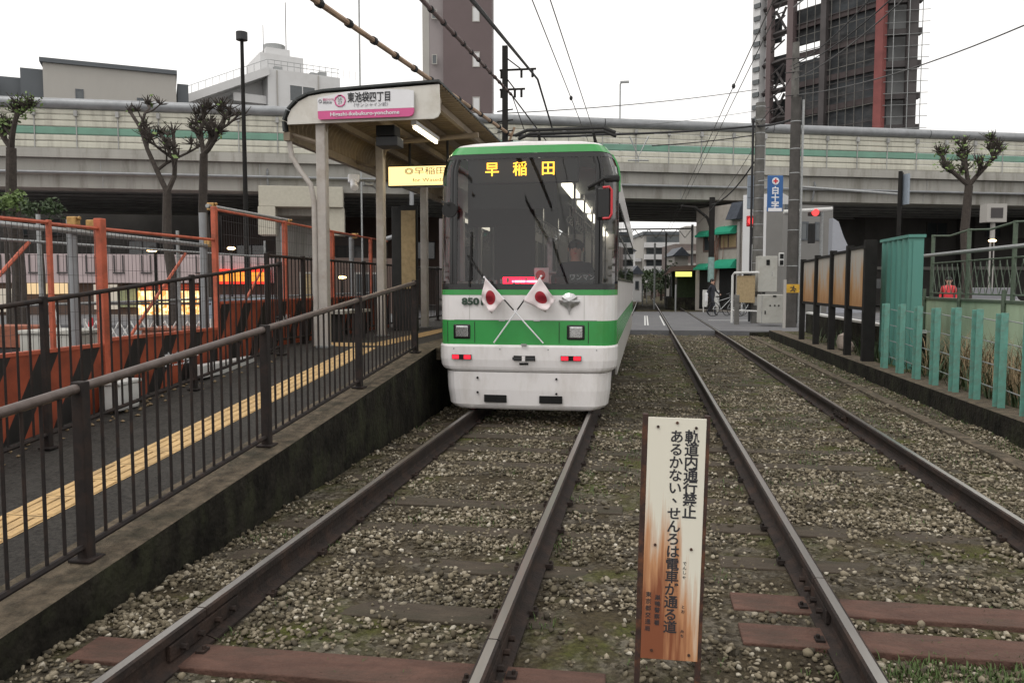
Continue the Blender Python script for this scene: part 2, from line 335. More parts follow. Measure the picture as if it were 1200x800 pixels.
# ================================================================== THE SETTING
def ground_mat():
    m = bpy.data.materials.new('track_soil'); t, N, L = nodes(m)
    out = N.new('ShaderNodeOutputMaterial'); b = N.new('ShaderNodeBsdfPrincipled'); L.new(b.outputs[0], out.inputs[0])
    tc = N.new('ShaderNodeTexCoord')
    def noise(s, d=8, r=.65):
        n = N.new('ShaderNodeTexNoise'); n.inputs['Scale'].default_value = s; n.inputs['Detail'].default_value = d; n.inputs['Roughness'].default_value = r
        L.new(tc.outputs['Object'], n.inputs['Vector']); return n.outputs[0]
    cr = N.new('ShaderNodeValToRGB'); L.new(noise(1.1), cr.inputs[0]); e = cr.color_ramp.elements
    e[0].position = .36; e[0].color = (.040, .032, .022, 1); e[1].position = .64; e[1].color = (.080, .088, .022, 1)
    k = e.new(.5); k.color = (.075, .060, .036, 1)
    v = N.new('ShaderNodeTexVoronoi'); v.inputs['Scale'].default_value = 34; L.new(tc.outputs['Object'], v.inputs['Vector'])
    vc = N.new('ShaderNodeValToRGB'); L.new(v.outputs['Color'], vc.inputs[0]); e = vc.color_ramp.elements
    e[0].position = .25; e[0].color = (.045, .038, .03, 1); e[1].position = .95; e[1].color = (.24, .215, .175, 1)
    mk = N.new('ShaderNodeMapRange'); mk.inputs[1].default_value = .42; mk.inputs[2].default_value = .60; mk.inputs[4].default_value = .75
    L.new(noise(2.3), mk.inputs[0])
    mx = N.new('ShaderNodeMix'); mx.data_type = 'RGBA'; L.new(mk.outputs[0], mx.inputs[0]); L.new(cr.outputs[0], mx.inputs[6]); L.new(vc.outputs[0], mx.inputs[7])
    fine = N.new('ShaderNodeMapRange'); fine.inputs[1].default_value = .3; fine.inputs[2].default_value = .7; fine.inputs[3].default_value = .5; fine.inputs[4].default_value = 1.4
    L.new(noise(45, 5), fine.inputs[0])
    ml = N.new('ShaderNodeMix'); ml.data_type = 'RGBA'; ml.blend_type = 'MULTIPLY'; ml.inputs[0].default_value = 1
    L.new(mx.outputs[2], ml.inputs[6]); L.new(fine.outputs[0], ml.inputs[7]); L.new(ml.outputs[2], b.inputs['Base Color'])
    b.inputs['Roughness'].default_value = .95; b.inputs['Specular IOR Level'].default_value = .15
    bp = N.new('ShaderNodeBump'); bp.inputs['Strength'].default_value = .9; bp.inputs['Distance'].default_value = .02
    mh = N.new('ShaderNodeMath'); mh.operation = 'ADD'; L.new(noise(60, 6), mh.inputs[0]); L.new(v.outputs['Distance'], mh.inputs[1]); L.new(mh.outputs[0], bp.inputs['Height'])
    L.new(bp.outputs[0], b.inputs['Normal'])
    return m
M['soil'] = ground_mat()
CX1, CX2 = -1.2525, 1.565                      # track centre lines
RAILS = (-1.92, -.585, .86, 2.27)
Y_ROAD0, Y_ROAD1 = 25.7, 43.6

g = MB(); g.add([(-900, -300, -.16), (900, -300, -.16), (900, 1500, -.16), (-900, 1500, -.16)], [(0, 1, 2, 3)])
struct('ground', g, mat('ground', (.10, .095, .085), .95, var=.2, scale=.5))

def vnoise(x, y, s, seed=0):
    """smooth value noise for scattering and relief"""
    r = np.random.default_rng(seed); T = r.random((257, 257)); x = (x * s) % 256; y = (y * s) % 256
    xi = x.astype(int); yi = y.astype(int); fx = x - xi; fy = y - yi; fx = fx * fx * (3 - 2 * fx); fy = fy * fy * (3 - 2 * fy)
    return (T[xi, yi] * (1 - fx) + T[xi + 1, yi] * fx) * (1 - fy) + (T[xi, yi + 1] * (1 - fx) + T[xi + 1, yi + 1] * fx) * fy
def bed_z(x, y):
    return (vnoise(x + 50, y + 50, 1.3, 1) - .5) * .035 + (vnoise(x + 50, y + 50, 6, 2) - .5) * .016 - .012
def grid_mesh(name, x0, x1, y0, y1, st, fz, m):
    xs = np.arange(x0, x1 + st, st); ys = np.arange(y0, y1 + st, st); X, Y = np.meshgrid(xs, ys)
    Z = fz(X, Y); nx, ny = len(xs), len(ys)
    co = np.stack([X.ravel(), Y.ravel(), Z.ravel()], 1).astype(np.float32)
    a = (np.arange(ny - 1)[:, None] * nx + np.arange(nx - 1)[None]).ravel()
    fc = np.stack([a, a + 1, a + nx + 1, a + nx], 1).astype(np.int32)
    return np_mesh(name, co, fc, m)
def np_mesh(name, co, fc, m, smooth=False):
    me = bpy.data.meshes.new(name); k = fc.shape[1]
    me.vertices.add(len(co)); me.vertices.foreach_set('co', co.ravel().astype(np.float32))
    me.loops.add(fc.size); me.loops.foreach_set('vertex_index', fc.ravel().astype(np.int32))
    me.polygons.add(len(fc)); me.polygons.foreach_set('loop_start', np.arange(0, fc.size, k, dtype=np.int32)); me.polygons.foreach_set('loop_total', np.full(len(fc), k, np.int32))
    me.materials.append(m); me.update(calc_edges=True); me.validate()
    if smooth: me.polygons.foreach_set('use_smooth', [True] * len(fc))
    o = bpy.data.objects.new(name, me); C.objects.link(o); return o
o = grid_mesh('track_bed', -2.6, 4.3, -3, Y_ROAD0 + .05, .06, bed_z, M['soil']); tag(o, kind='structure')
far = MB(); far.bb(-3.4, 4.3, Y_ROAD1 + .02, 260, -.3, -.01)
struct('far_track_bed', far, M['soil'])

# road over the crossing, with the panels between the rails
rd = MB(); segs = [(-80, -1.975), (-1.86, -.645), (-.53, .80), (.915, 2.21), (2.325, 90)]
for a, b in segs: rd.bb(a, b, Y_ROAD0, Y_ROAD1, -.15, .142)
struct('road', rd, M['road'])
pm = MB()
for x in (.02, .12, .70): pm.add([(x, Y_ROAD0 + 3, .146), (x + .05, Y_ROAD0 + 3, .146), (x + .05, Y_ROAD1 - 6, .146), (x, Y_ROAD1 - 6, .146)], [(0, 1, 2, 3)])
pm.add([(-40, Y_ROAD0 + 9, .146), (-2.2, Y_ROAD0 + 9, .146), (-2.2, Y_ROAD0 + 9.15, .146), (-40, Y_ROAD0 + 9.15, .146)], [(0, 1, 2, 3)])
pm.add([(2.6, Y_ROAD0 + 7.5, .146), (40, Y_ROAD0 + 7.5, .146), (40, Y_ROAD0 + 7.7, .146), (2.6, Y_ROAD0 + 7.7, .146)], [(0, 1, 2, 3)])
struct('road_markings', pm, M['paint'])
pv = MB(); pv.bb(-80, -5.05, -8, Y_ROAD0 - .02, -.15, .02)
struct('pavement', pv, M['road'])

# platform and its ramp
def pz(y): return min(.80, -.084 + .094 * y)
PX0, PX1 = -5.0, -2.5
ys = [-4, 0, 2, 9.4, 24.8]
pl = MB()
def strip(x0, x1, zo, zb, mb, yy=ys, mi=0):
    for a, b in zip(yy, yy[1:]):
        mb.add([(x0, a, zb), (x1, a, zb), (x1, b, zb), (x0, b, zb), (x0, a, pz(a) + zo), (x1, a, pz(a) + zo), (x1, b, pz(b) + zo), (x0, b, pz(b) + zo)],
               [(4, 5, 6, 7), (0, 4, 7, 3), (1, 2, 6, 5), (0, 1, 5, 4), (3, 7, 6, 2)], mi)
strip(PX0, -2.86, .0, -.15, pl); struct('platform', pl, M['asphalt'])
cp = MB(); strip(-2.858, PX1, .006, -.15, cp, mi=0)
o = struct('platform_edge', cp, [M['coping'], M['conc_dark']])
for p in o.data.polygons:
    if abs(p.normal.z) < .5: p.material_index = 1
cpl = MB(); strip(-2.499, -2.40, .006, .66, cpl, [9.42, 24.8]); struct('platform_nosing', cpl, M['coping'])
tp = MB()
for y in np.arange(-1, 24, .305):
    if y < 9.4 < y + .305: continue
    a, b = y, y + .298
    tp.add([(-3.54, a, pz(a) + .004), (-3.24, a, pz(a) + .004), (-3.24, b, pz(b) + .004), (-3.54, b, pz(b) + .004)], [(0, 1, 2, 3)])
    for q in (-3.50, -3.42, -3.34, -3.265):
        tp.add([(q - .014, a + .02, pz(a) + .009), (q + .014, a + .02, pz(a) + .009), (q + .014, b - .02, pz(b) + .009), (q - .014, b - .02, pz(b) + .009)], [(0, 1, 2, 3)])
for y in np.arange(9.5, 10.1, .305):                # landing blocks that turn off the strip
    for x in (-3.85, -4.15):
        tp.add([(x, y, .804), (x + .298, y, .804), (x + .298, y + .298, .804), (x, y + .298, .804)], [(0, 1, 2, 3)])
struct('tactile_paving', tp, M['tactile'])

# right-hand kerb, berm and channel
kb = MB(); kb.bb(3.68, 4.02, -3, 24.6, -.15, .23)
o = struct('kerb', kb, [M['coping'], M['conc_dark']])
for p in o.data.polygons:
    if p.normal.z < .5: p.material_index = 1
bm = MB(); bm.bb(4.02, 8.0, -3, 24.6, -.15, .21); struct('verge', bm, M['soil'])
ch = MB()
for i in range(30):
    y = -2 + i * .9; ch.box((3.22, y + .45, .0), (.14, .885, .06), random.uniform(-.01, .01))
struct('cable_channel', ch, M['coping'])
p2 = MB(); p2.bb(8.0, 80, -8, Y_ROAD0 - .02, -.15, .10); struct('side_street', p2, M['road'])

# ------------------------------------------------------------------ ballast stones
def stone_mat():
    m = bpy.data.materials.new('ballast_stone'); t, N, L = nodes(m)
    out = N.new('ShaderNodeOutputMaterial'); b = N.new('ShaderNodeBsdfPrincipled'); L.new(b.outputs[0], out.inputs[0])
    gi = N.new('ShaderNodeNewGeometry'); cr = N.new('ShaderNodeValToRGB'); L.new(gi.outputs['Random Per Island'], cr.inputs[0]); e = cr.color_ramp.elements
    e[0].position = 0; e[0].color = (.05, .043, .032, 1); e[1].position = 1; e[1].color = (.52, .48, .40, 1)
    for p, c in ((.25, (.105, .086, .056, 1)), (.6, (.20, .170, .118, 1)), (.85, (.29, .25, .185, 1)), (.96, (.38, .34, .265, 1))): q = e.new(p); q.color = c
    tc = N.new('ShaderNodeTexCoord'); n = N.new('ShaderNodeTexNoise'); n.inputs['Scale'].default_value = 3; n.inputs['Detail'].default_value = 6; L.new(tc.outputs['Object'], n.inputs['Vector'])
    mr = N.new('ShaderNodeMapRange'); mr.inputs[1].default_value = .48; mr.inputs[2].default_value = .68; mr.inputs[4].default_value = .75; L.new(n.outputs[0], mr.inputs[0])
    mx = N.new('ShaderNodeMix'); mx.data_type = 'RGBA'; mx.inputs[7].default_value = (.070, .060, .038, 1); L.new(mr.outputs[0], mx.inputs[0]); L.new(cr.outputs[0], mx.inputs[6])
    n2 = N.new('ShaderNodeTexNoise'); n2.inputs['Scale'].default_value = 70; n2.inputs['Detail'].default_value = 4; L.new(tc.outputs['Object'], n2.inputs['Vector'])
    m2 = N.new('ShaderNodeMapRange'); m2.inputs[3].default_value = .6; m2.inputs[4].default_value = 1.35; L.new(n2.outputs[0], m2.inputs[0])
    ml = N.new('ShaderNodeMix'); ml.data_type = 'RGBA'; ml.blend_type = 'MULTIPLY'; ml.inputs[0].default_value = 1; L.new(mx.outputs[2], ml.inputs[6]); L.new(m2.outputs[0], ml.inputs[7])
    L.new(ml.outputs[2], b.inputs['Base Color']); b.inputs['Roughness'].default_value = .85; b.inputs['Specular IOR Level'].default_value = .25
    return m
M['stone'] = stone_mat()
ph = (1 + 5 ** .5) / 2
ICO = np.array([(-1, ph, 0), (1, ph, 0), (-1, -ph, 0), (1, -ph, 0), (0, -1, ph), (0, 1, ph), (0, -1, -ph), (0, 1, -ph), (ph, 0, -1), (ph, 0, 1), (-ph, 0, -1), (-ph, 0, 1)]) / math.hypot(1, ph)
ICF = np.array([(0, 11, 5), (0, 5, 1), (0, 1, 7), (0, 7, 10), (0, 10, 11), (1, 5, 9), (5, 11, 4), (11, 10, 2), (10, 7, 6), (7, 1, 8), (3, 9, 4), (3, 4, 2), (3, 2, 6), (3, 6, 8), (3, 8, 9), (4, 9, 5), (2, 4, 11), (6, 2, 10), (8, 6, 7), (9, 8, 1)])
SLEEP1 = [3.0 + .64 * i for i in range(-2, 36)]
SLEEP2 = [3.60, 3.97] + [4.62 + .64 * i for i in range(0, 33)] + [2.95, 2.3]
def scatter(n, x0, x1, y0, y1, s0, s1):
    x = rng.uniform(x0, x1, n); y = y0 + (y1 - y0) * rng.random(n)
    d = vnoise(x + 50, y + 50, 1.6, 5) * .6 + vnoise(x + 50, y + 50, 5, 6) * .4
    keep = rng.random(n) < np.clip((d - .30) * 3.4, .10, 1) * (1 - .55 * (np.clip(vnoise(x + 80, y + 80, .55, 12) - .55, 0, 1) * 4).clip(0, 1))
    for r in RAILS: keep &= np.abs(x - r) > .085
    for cx, SL in ((CX1, SLEEP1), (CX2, SLEEP2)):
        on = np.zeros(n, bool)
        for s in SL:
            red = s in (3.0, 3.60, 3.97)
            on |= (np.abs(y - s) < (.135 if red else .115)) & (np.abs(x - cx) < (1.17 if red else 2.2)) & (np.ones(n, bool) if red else (rng.random(n) < .80 - .3 * (vnoise(x + 9, y + 9, 2.2, 8) > .6)))
        keep &= ~on
    x, y = x[keep], y[keep]; n = len(x)
    s = rng.uniform(s0, s1, n) * (.6 + .7 * rng.random(n) ** 2)
    sc = s[:, None] * rng.uniform(.6, 1.15, (n, 3)); sc[:, 2] *= .8; sc[:, 0] *= 1.15
    V = ICO[None] * (1 + .12 * rng.standard_normal((n, 12, 3)).clip(-1.6, 1.6))
    for _ in range(5):      # broken faces: cut each stone with flat planes
        pn = rng.standard_normal((n, 1, 3)); pn /= np.linalg.norm(pn, axis=2, keepdims=True); dd = (V * pn).sum(2, keepdims=True); V = V - pn * np.maximum(dd - rng.uniform(.35, .7, (n, 1, 1)), 0)
    V = V * sc[:, None]
    a = rng.uniform(0, 2 * PI, n); b = rng.uniform(-.6, .6, n); ca, sa, cb, sb = np.cos(a), np.sin(a), np.cos(b), np.sin(b)
    yy = V[..., 1] * cb[:, None] - V[..., 2] * sb[:, None]; zz = V[..., 1] * sb[:, None] + V[..., 2] * cb[:, None]; xx = V[..., 0]
    X = xx * ca[:, None] - yy * sa[:, None]; Y = xx * sa[:, None] + yy * ca[:, None]
    z = bed_z(x, y) + s * rng.uniform(.05, .95, n)
    co = np.stack([X + x[:, None], Y + y[:, None], zz + z[:, None]], 2).reshape(-1, 3)
    fc = (ICF[None] + 12 * np.arange(n)[:, None, None]).reshape(-1, 3)
    return co, fc
parts = [scatter(98000, -2.5, 3.66, 2.2, 6.4, .011, .022), scatter(80000, -2.5, 3.66, 6.4, 13, .012, .024), scatter(26000, -2.5, 3.66, 13, 25.6, .017, .029)]
co = []; fc = []; b0 = 0
for a, f in parts: co.append(a); fc.append(f + b0); b0 += len(a)
o = np_mesh('ballast', np.concatenate(co), np.concatenate(fc), M['stone'])
tag(o, 'pale grey ballast stones loose between the rails and sleepers', 'gravel', kind='stuff')

# low weeds in the ballast and dry grass behind the kerb
def blades(name, spots, hmin, hmax, w_, m, label, cat):
    vs = []; fs = []
    for x, y, z in spots:
        a = random.uniform(0, 2 * PI); h = random.uniform(hmin, hmax); l = random.uniform(.2, 1.0) * h; dx, dy = math.cos(a), math.sin(a); px_, py_ = -dy * w_, dx * w_
        b = len(vs)
        vs += [(x - px_, y - py_, z), (x + px_, y + py_, z), (x + dx * l * .35 - px_ * .7, y + dy * l * .35 - py_ * .7, z + h * .6), (x + dx * l * .35 + px_ * .7, y + dy * l * .35 + py_ * .7, z + h * .6), (x + dx * l, y + dy * l, z + h * random.uniform(.75, 1))]
        fs += [(b, b + 1, b + 3), (b, b + 3, b + 2), (b + 2, b + 3, b + 4)]
    o = np_mesh(name, np.array(vs), np.array(fs), m); return tag(o, label, cat, kind='stuff')
sp = []
for _ in range(620):
    x = random.uniform(-2.45, 3.6); y = 2.3 + 20 * random.random() ** 1.3
    if random.random() < .35: x = random.choice(RAILS) + random.choice((-.1, .1)) + random.gauss(0, .03)
    if random.random() < .18: x = 1.4 + random.gauss(0, .35); y = 3.35 + random.gauss(0, .1)
    for _ in range(random.randint(6, 26)): sp.append((x + random.gauss(0, .05), y + random.gauss(0, .05), -.01))
for _ in range(2600):
    sp.append((random.uniform(3.3, 3.66), random.uniform(5, 24), -.01))
for _ in range(130):      # thicker moss and weed patches further up the tracks
    x = random.choice((random.uniform(.95, 2.2), random.uniform(-.5, .8), random.uniform(2.35, 3.3))); y = random.uniform(6, 24)
    for _ in range(60): sp.append((x + random.gauss(0, .10), y + random.gauss(0, .22), -.008))
for _ in range(3200):
    sp.append((random.uniform(3.95, 5.2), random.uniform(5, 24), .21))
blades('weeds', sp, .012, .045, .003, M['grass'], 'short green weeds and moss growing among the ballast stones', 'weeds')
sp = []
for _ in range(95):
    x = random.uniform(4.2, 5.2); y = random.uniform(7.5, 13.6)
    for _ in range(16): sp.append((x + random.gauss(0, .07), y + random.gauss(0, .07), .2))
blades('dry_grass', sp, .15, .9, .005, M['straw'], 'tall dry straw-coloured grass behind the teal guard posts', 'grass')
sp = []
for _ in range(120):
    x = random.uniform(4.1, 5.2); y = random.uniform(8, 20)
    for _ in range(14): sp.append((x + random.gauss(0, .08), y + random.gauss(0, .08), .2))
blades('low_bush_growth', sp, .12, .45, .012, M['leafdark'], 'low dark green growth at the foot of the pale green wall', 'ground cover')

# ------------------------------------------------------------------ rails and sleepers
def rail(x, label, joint):
    prof = [(-.066, 0), (.066, 0), (.066, .012), (.016, .028), (.009, .045), (.009, .098), (.029, .112), (.029, .144), (.018, .15), (-.018, .15), (-.029, .144), (-.029, .112), (-.009, .098), (-.009, .045), (-.016, .028), (-.066, .012)]
    t = root('rail', (x, 3, 0), label, 'rail', 'steel rails of the two tracks')
    for y0, y1 in ((-3, joint - .004), (joint + .004, 230)):
        mb = MB(); mb.prism(prof, lambda u, v, q: (x + u, q, v), y0, y1)
        o = mb.build('rail_length', [M['rail_side'], M['rail_top']], t)
        for p in o.data.polygons:
            if abs(p.normal.z) > .9 and p.center.z > .13: p.material_index = 1
    for s in (-1, 1):
        mb = MB(); mb.bb(x + s * .009, x + s * .030, joint - .28, joint + .28, .035, .10); f = mb.build('fishplate', M['rail_side'], t, bevel=.004)
        for q in (-.2, -.07, .07, .2):
            k = MB(); k.tube([(x + s * .03, joint + q, .066), (x + s * .058, joint + q, .066)], .014, 6); k.build('bolt', M['rail_side'], f)
    return t
rail(RAILS[0], 'outer rail of the tram track, nearest the platform wall', 3.16)
rail(RAILS[1], 'inner rail of the tram track, running in under the tram', 3.06)
rail(RAILS[2], 'rail just right of the rusty warning sign', 3.98)
rail(RAILS[3], 'rail nearest the right-hand kerb', 9.6)

def sleeper(cx, y, red, lab, grp):
    t = root('sleeper', (cx, y, 0), lab, 'sleeper', grp)
    w_ = .215 if red else .19
    mb = MB(); mb.box((cx, y, -.058 if not red else -.034), (2.24, w_, .10), random.uniform(-.012, .012)); mb.build('beam', M['sleeper_red' if red else 'sleeper'], t, bevel=.006)
    if y < 12:
        for r in (RAILS[:2] if cx < 0 else RAILS[2:]):
            for s in (-1, 1):
                k = MB(); k.box((r + s * .082, y + s * .03, .016), (.04, .05, .022)); k.tube([(r + s * .09, y + s * .03, .02), (r + s * .09, y + s * .03, .042)], .009, 6); k.build('rail_clip', M['rail_side'], t)
for i, y in enumerate(SLEEP1):
    if y == 3.0: sleeper(CX1, y, True, 'red-brown sleeper under the left track beside the rail joints', 'red-brown sleepers')
    elif y < 25.5: sleeper(CX1, y, False, 'dark weathered sleeper half buried in the ballast of the left track', 'sleepers of the left track')
for y in SLEEP2:
    if y in (3.6, 3.97): sleeper(CX2, y, True, 'red-brown sleeper under the right track, ' + ('nearer one of the close pair' if y == 3.6 else 'farther one of the close pair'), 'red-brown sleepers')
    elif y < 25.5: sleeper(CX2, y, False, 'dark weathered sleeper half buried in the ballast of the right track', 'sleepers of the right track')

# ================================================================== OVERPASS
OP0 = Vector((-32.7, 36.1, 0)); OPD = Vector((.9452, .3265, 0)).normalized(); OPN = Vector((-OPD.y, OPD.x, 0))
def op(u, n, z): return OP0 + OPD * u + OPN * n + Vector((0, 0, z))
ov = root('road_overpass', OP0, 'long elevated road with ribbed noise barrier and green stripe crossing behind the tram', 'overpass')
U0, U1 = -30, 115
def sweep(mb, poly, u0, u1, mi=0): return mb.prism(poly, lambda n, z, u: op(u, n, z), u0, u1, mi)
mb = MB(); sweep(mb, [(.6, 6.65), (2.2, 6.65), (2.2, 8.1), (.3, 8.1), (.3, 7.35), (.6, 7.3)], U0, U1)
mb.build('edge_girder', M['girder'], ov)
mb = MB(); sweep(mb, [(-.02, 8.12), (.5, 8.12), (.5, 8.38), (-.02, 8.38)], U0, U1); sweep(mb, [(.0, 8.385), (.3, 8.385), (.3, 8.60), (0, 8.60)], U0, U1); mb.build('parapet', M['girder'], ov)
mb = MB(); sweep(mb, [(.3, 8.13), (20, 8.13), (20, 8.4), (.52, 8.4), (.52, 8.2)], U0, U1); mb.build('deck', M['under'], ov)
for i in range(9):
    n = 3.4 + i * 1.95; mb = MB(); sweep(mb, [(n, 6.95), (n + .45, 6.95), (n + .45, 7.0), (n + .25, 7.0), (n + .25, 8.12), (n + .2, 8.12), (n + .2, 7.0), (n, 7.0)], U0, U1)
    mb.build('deck_beam', M['under'], ov)
mb = MB(); sweep(mb, [(19.6, 6.9), (20, 6.9), (20, 10.4), (19.8, 10.4), (19.8, 8.6), (19.6, 8.6)], U0, U1); mb.build('far_parapet', M['girder'], ov)
rows = [(8.62, 8.95), (8.97, 9.28), (9.30, 9.68), (9.70, 10.0), (10.02, 10.30), (10.32, 10.58)]
for i, (a, b) in enumerate(rows):
    mb = MB(); gr = 1 if i == 2 else 0
    sweep(mb, [(.06, a), (.16, a), (.16, b), (.10, b), (.04, b - .06), (.04, a + .04)], U0, U1)
    mb.build('barrier_panel', M['barrier_green' if gr else 'barrier'], ov, label='green stripe panel row' if gr else None)
for k in range(int((U1 - U0) / 2.0)):
    u = U0 + k * 2.0; mb = MB(); c = op(u, .02, 9.55); mb.box(c, (.045, .05, 1.98), math.atan2(OPD.y, OPD.x)); mb.box(op(u, -.03, 10.35), (.16, .16, .28), math.atan2(OPD.y, OPD.x))
    mb.build('barrier_post', M['under'], ov)
mb = MB(); n_ = 14
for k in range(n_):
    a, b = U0 + (U1 - U0) * k / n_, U0 + (U1 - U0) * (k + 1) / n_
    mb.tube([op(a, .1, 10.85), op(b - .05, .1, 10.85)], .27, 14)
mb.build('barrier_top_tube', M['pipe'], ov, smooth=True)
for k in range(18):
    u = U0 + 3 + k * 8.0; mb = MB(); mb.box(op(u, .595, 6.98), (.05, .02, .62), math.atan2(OPD.y, OPD.x)); mb.box(op(u, .295, 7.72), (.05, .02, .7), math.atan2(OPD.y, OPD.x)); mb.build('expansion_joint', M['under'], ov)
    if k % 2: mb = MB(); mb.tube([op(u + .4, .5, 8.1), op(u + .4, .22, 7.6), op(u + .4, .5, 6.7)], .06, 6); mb.build('gully_pipe', M['pipe'], ov)
mb = MB(); mb.tube([op(U0, .2, 7.42), op(U1, .2, 7.30)], .07, 8); mb.build('drain_pipe', M['pipe'], ov)
def pier(u, w_, n0=1.5, n1=4.5, z1=6.64, cap=True):
    p = MB(); a = math.atan2(OPD.y, OPD.x)
    p.box(op(u, (n0 + n1) / 2, z1 / 2 - .1), (w_, n1 - n0, z1 + .2), a)
    if cap: p.box(op(u, 9.5, 6.0), (w_ + .8, 17.5, 1.28), a)
    p.build('pier', M['girder'], ov, bevel=.08)
for u in (-20, 14.5, 72, 100): pier(u, 2.4, 4.0, 7.0)
for u in (-20, 14.5, 72, 100): pier(u, 2.4, 13, 16, cap=False)
mb = MB(); a = math.atan2(OPD.y, OPD.x)
mb.box(op(15.2, .3, 6.30), (4.4, 1.4, 1.1), a); mb.box(op(13.4, .3, 5.0), (.9, 1.4, 1.5), a); mb.box(op(17.0, .4, 5.0), (.9, 1.2, 1.5), a)
mb.build('bearing_block', mat('cream_steel', (.42, .40, .33), .7, var=.1), ov, bevel=.03)
mb = MB(); mb.tube([op(21, -.1, 7.35), op(21.1, -.1, 6.9), op(21.1, -.1, 5.2), op(20.9, -.1, 4.5), op(19.6, .3, 4.1)], .13, 10); mb.tube([op(20.2, -.1, 7.45), op(21.0, -.1, 7.35), op(22.1, -.1, 7.5)], .1, 8)
mb.build('downpipe', M['pipe'], ov, smooth=True)

# ================================================================== BUILDINGS
class Facade:
    def __init__(s, p0, p1):
        s.a = Vector((p0.x, p0.y, 0)); d = Vector((p1.x - p0.x, p1.y - p0.y, 0)); s.L = d.length; s.d = d.normalized()
        n = Vector((-s.d.y, s.d.x, 0)); s.n = n if n.dot(s.a + d * .5) > 0 else -n; s.ang = math.atan2(s.d.y, s.d.x)
    def pt(s, u, n, z): return s.a + s.d * u + s.n * n + Vector((0, 0, z))
    def blk(s, mb, u0, u1, n0, n1, z0, z1, mi=0): return mb.box(s.pt((u0 + u1) / 2, (n0 + n1) / 2, (z0 + z1) / 2), (u1 - u0, n1 - n0, z1 - z0), s.ang, mi)
def window(fc, par, u0, u1, z0, z1, frame='whitewall', pane='window', proud=.05):
    w_ = MB(); t = .09
    fc.blk(w_, u0, u1, -proud, .1, z0, z0 + t); fc.blk(w_, u0, u1, -proud, .1, z1 - t, z1); fc.blk(w_, u0, u0 + t, -proud, .1, z0 + t, z1 - t); fc.blk(w_, u1 - t, u1, -proud, .1, z0 + t, z1 - t)
    if u1 - u0 > 1.2: fc.blk(w_, (u0 + u1) / 2 - t / 2, (u0 + u1) / 2 + t / 2, -proud, .1, z0 + t, z1 - t)
    o = w_.build('window', M[frame], par); p = MB(); fc.blk(p, u0 + t, u1 - t, -.015, .08, z0 + t, z1 - t); p.build('pane', M[pane], o)
def zof(py, px, d): return at(px, py, d).z

# grey flat-roofed block beyond the overpass on the left
f = Facade(at(60, 330, 66), at(213, 330, 70)); b = root('office_block', f.a, 'grey flat-roofed block with slit window behind the overpass at far left', 'building')
zt = zof(78, 60, 66)
m_ = MB(); f.blk(m_, 0, f.L, 0, 14, 0, zt); m_.build('wall', M['greywall'], b)
m_ = MB(); f.blk(m_, -.2, f.L + .1, -.25, 14, zt + .002, zt + .35); rf = m_.build('roof', M['darkclad'], b)
for u in (4.5, 6.2, 7.6):
    m_ = MB(); f.blk(m_, u, u + .9, 3, 4, zt + .36, zt + .95); m_.build('roof_unit', M['galv'], rf)
window(f, b, 2.3, 2.9, zt - 3.8, zt - 1.9, 'darkclad'); window(f, b, 6.9, 7.4, zt - 3.9, zt - 2.2, 'darkclad')
m_ = MB(); f.blk(m_, f.L + .1, f.L + 1.0, .5, 12, 0, zt - .6); f.blk(m_, -1.7, -.02, .8, 12, 0, zt - .4); f.blk(m_, -3.6, -1.72, 1.4, 12, 0, zt - 1.1); m_.build('side_bay', M['darkclad'], b)
m_ = MB(); f.blk(m_, -4.6, -3.62, .4, 12, 0, zt - 1.3); m_.build('side_bay', M['whitewall'], b)

# white stepped apartment building
f = Facade(at(268, 330, 78), at(402, 330, 84)); b = root('apartment_house', f.a, 'white stepped building with sloping roofline and rooftop water tank behind the station canopy', 'building')
z1 = zof(84, 300, 80)
m_ = MB(); f.blk(m_, 4.2, f.L, 0, 12, 0, z1); m_.build('wall', M['whitewall'], b)
m_ = MB(); m_.prism([(-3.4, 0), (4.19, 0), (4.19, z1), (-3.4, z1 - 3.6)], lambda u, v, t: f.pt(u, t, v), 2.2, 12); m_.build('stepped_wing', M['whitewall'], b)
m_ = MB(); m_.prism([(-3.8, z1 - 3.7), (4.3, z1 + .1), (4.3, z1 - .7), (-3.8, z1 - 4.5)], lambda u, v, t: f.pt(u, t, v), -.3, 2.19)
m_.build('roof_slab', M['whitewall'], b)
m_ = MB(); f.blk(m_, 1.0, 4.18, .6, 2.1, z1 - 3.4, z1 - 2.6); m_.build('balcony', M['whitewall'], b)
m_ = MB(); f.blk(m_, 4.0, 8.4, 2, 8, z1 + .01, z1 + 2.0); f.blk(m_, 4.9, 7.3, 3, 6, z1 + 2.01, z1 + 2.9); m_.build('penthouse', M['whitewall'], b)
m_ = MB(); m_.tube([f.pt(6.1, 4.4, z1 + 2.9), f.pt(6.1, 4.4, z1 + 3.5)], 1.1, 14); m_.build('water_tank', M['galv'], b, smooth=True)
m_ = MB()
for k in range(15): m_.tube([f.pt(4.3 + k * .65, .2, z1), f.pt(4.3 + k * .65, .2, z1 + .9)], .025, 5)
for h in (.5, .9): m_.tube([f.pt(4.3, .2, z1 + h), f.pt(f.L, .2, z1 + h)], .03, 5)
for k in range(12): m_.tube([f.pt(-3.6 + k * .65, .0, z1 - 3.7 + k * .305), f.pt(-3.6 + k * .65, .0, z1 - 2.9 + k * .305)], .025, 5)
m_.tube([f.pt(-3.7, 0, z1 - 2.9), f.pt(4.2, 0, z1 + .85)], .03, 5)
m_.build('roof_railing', M['galv'], b)
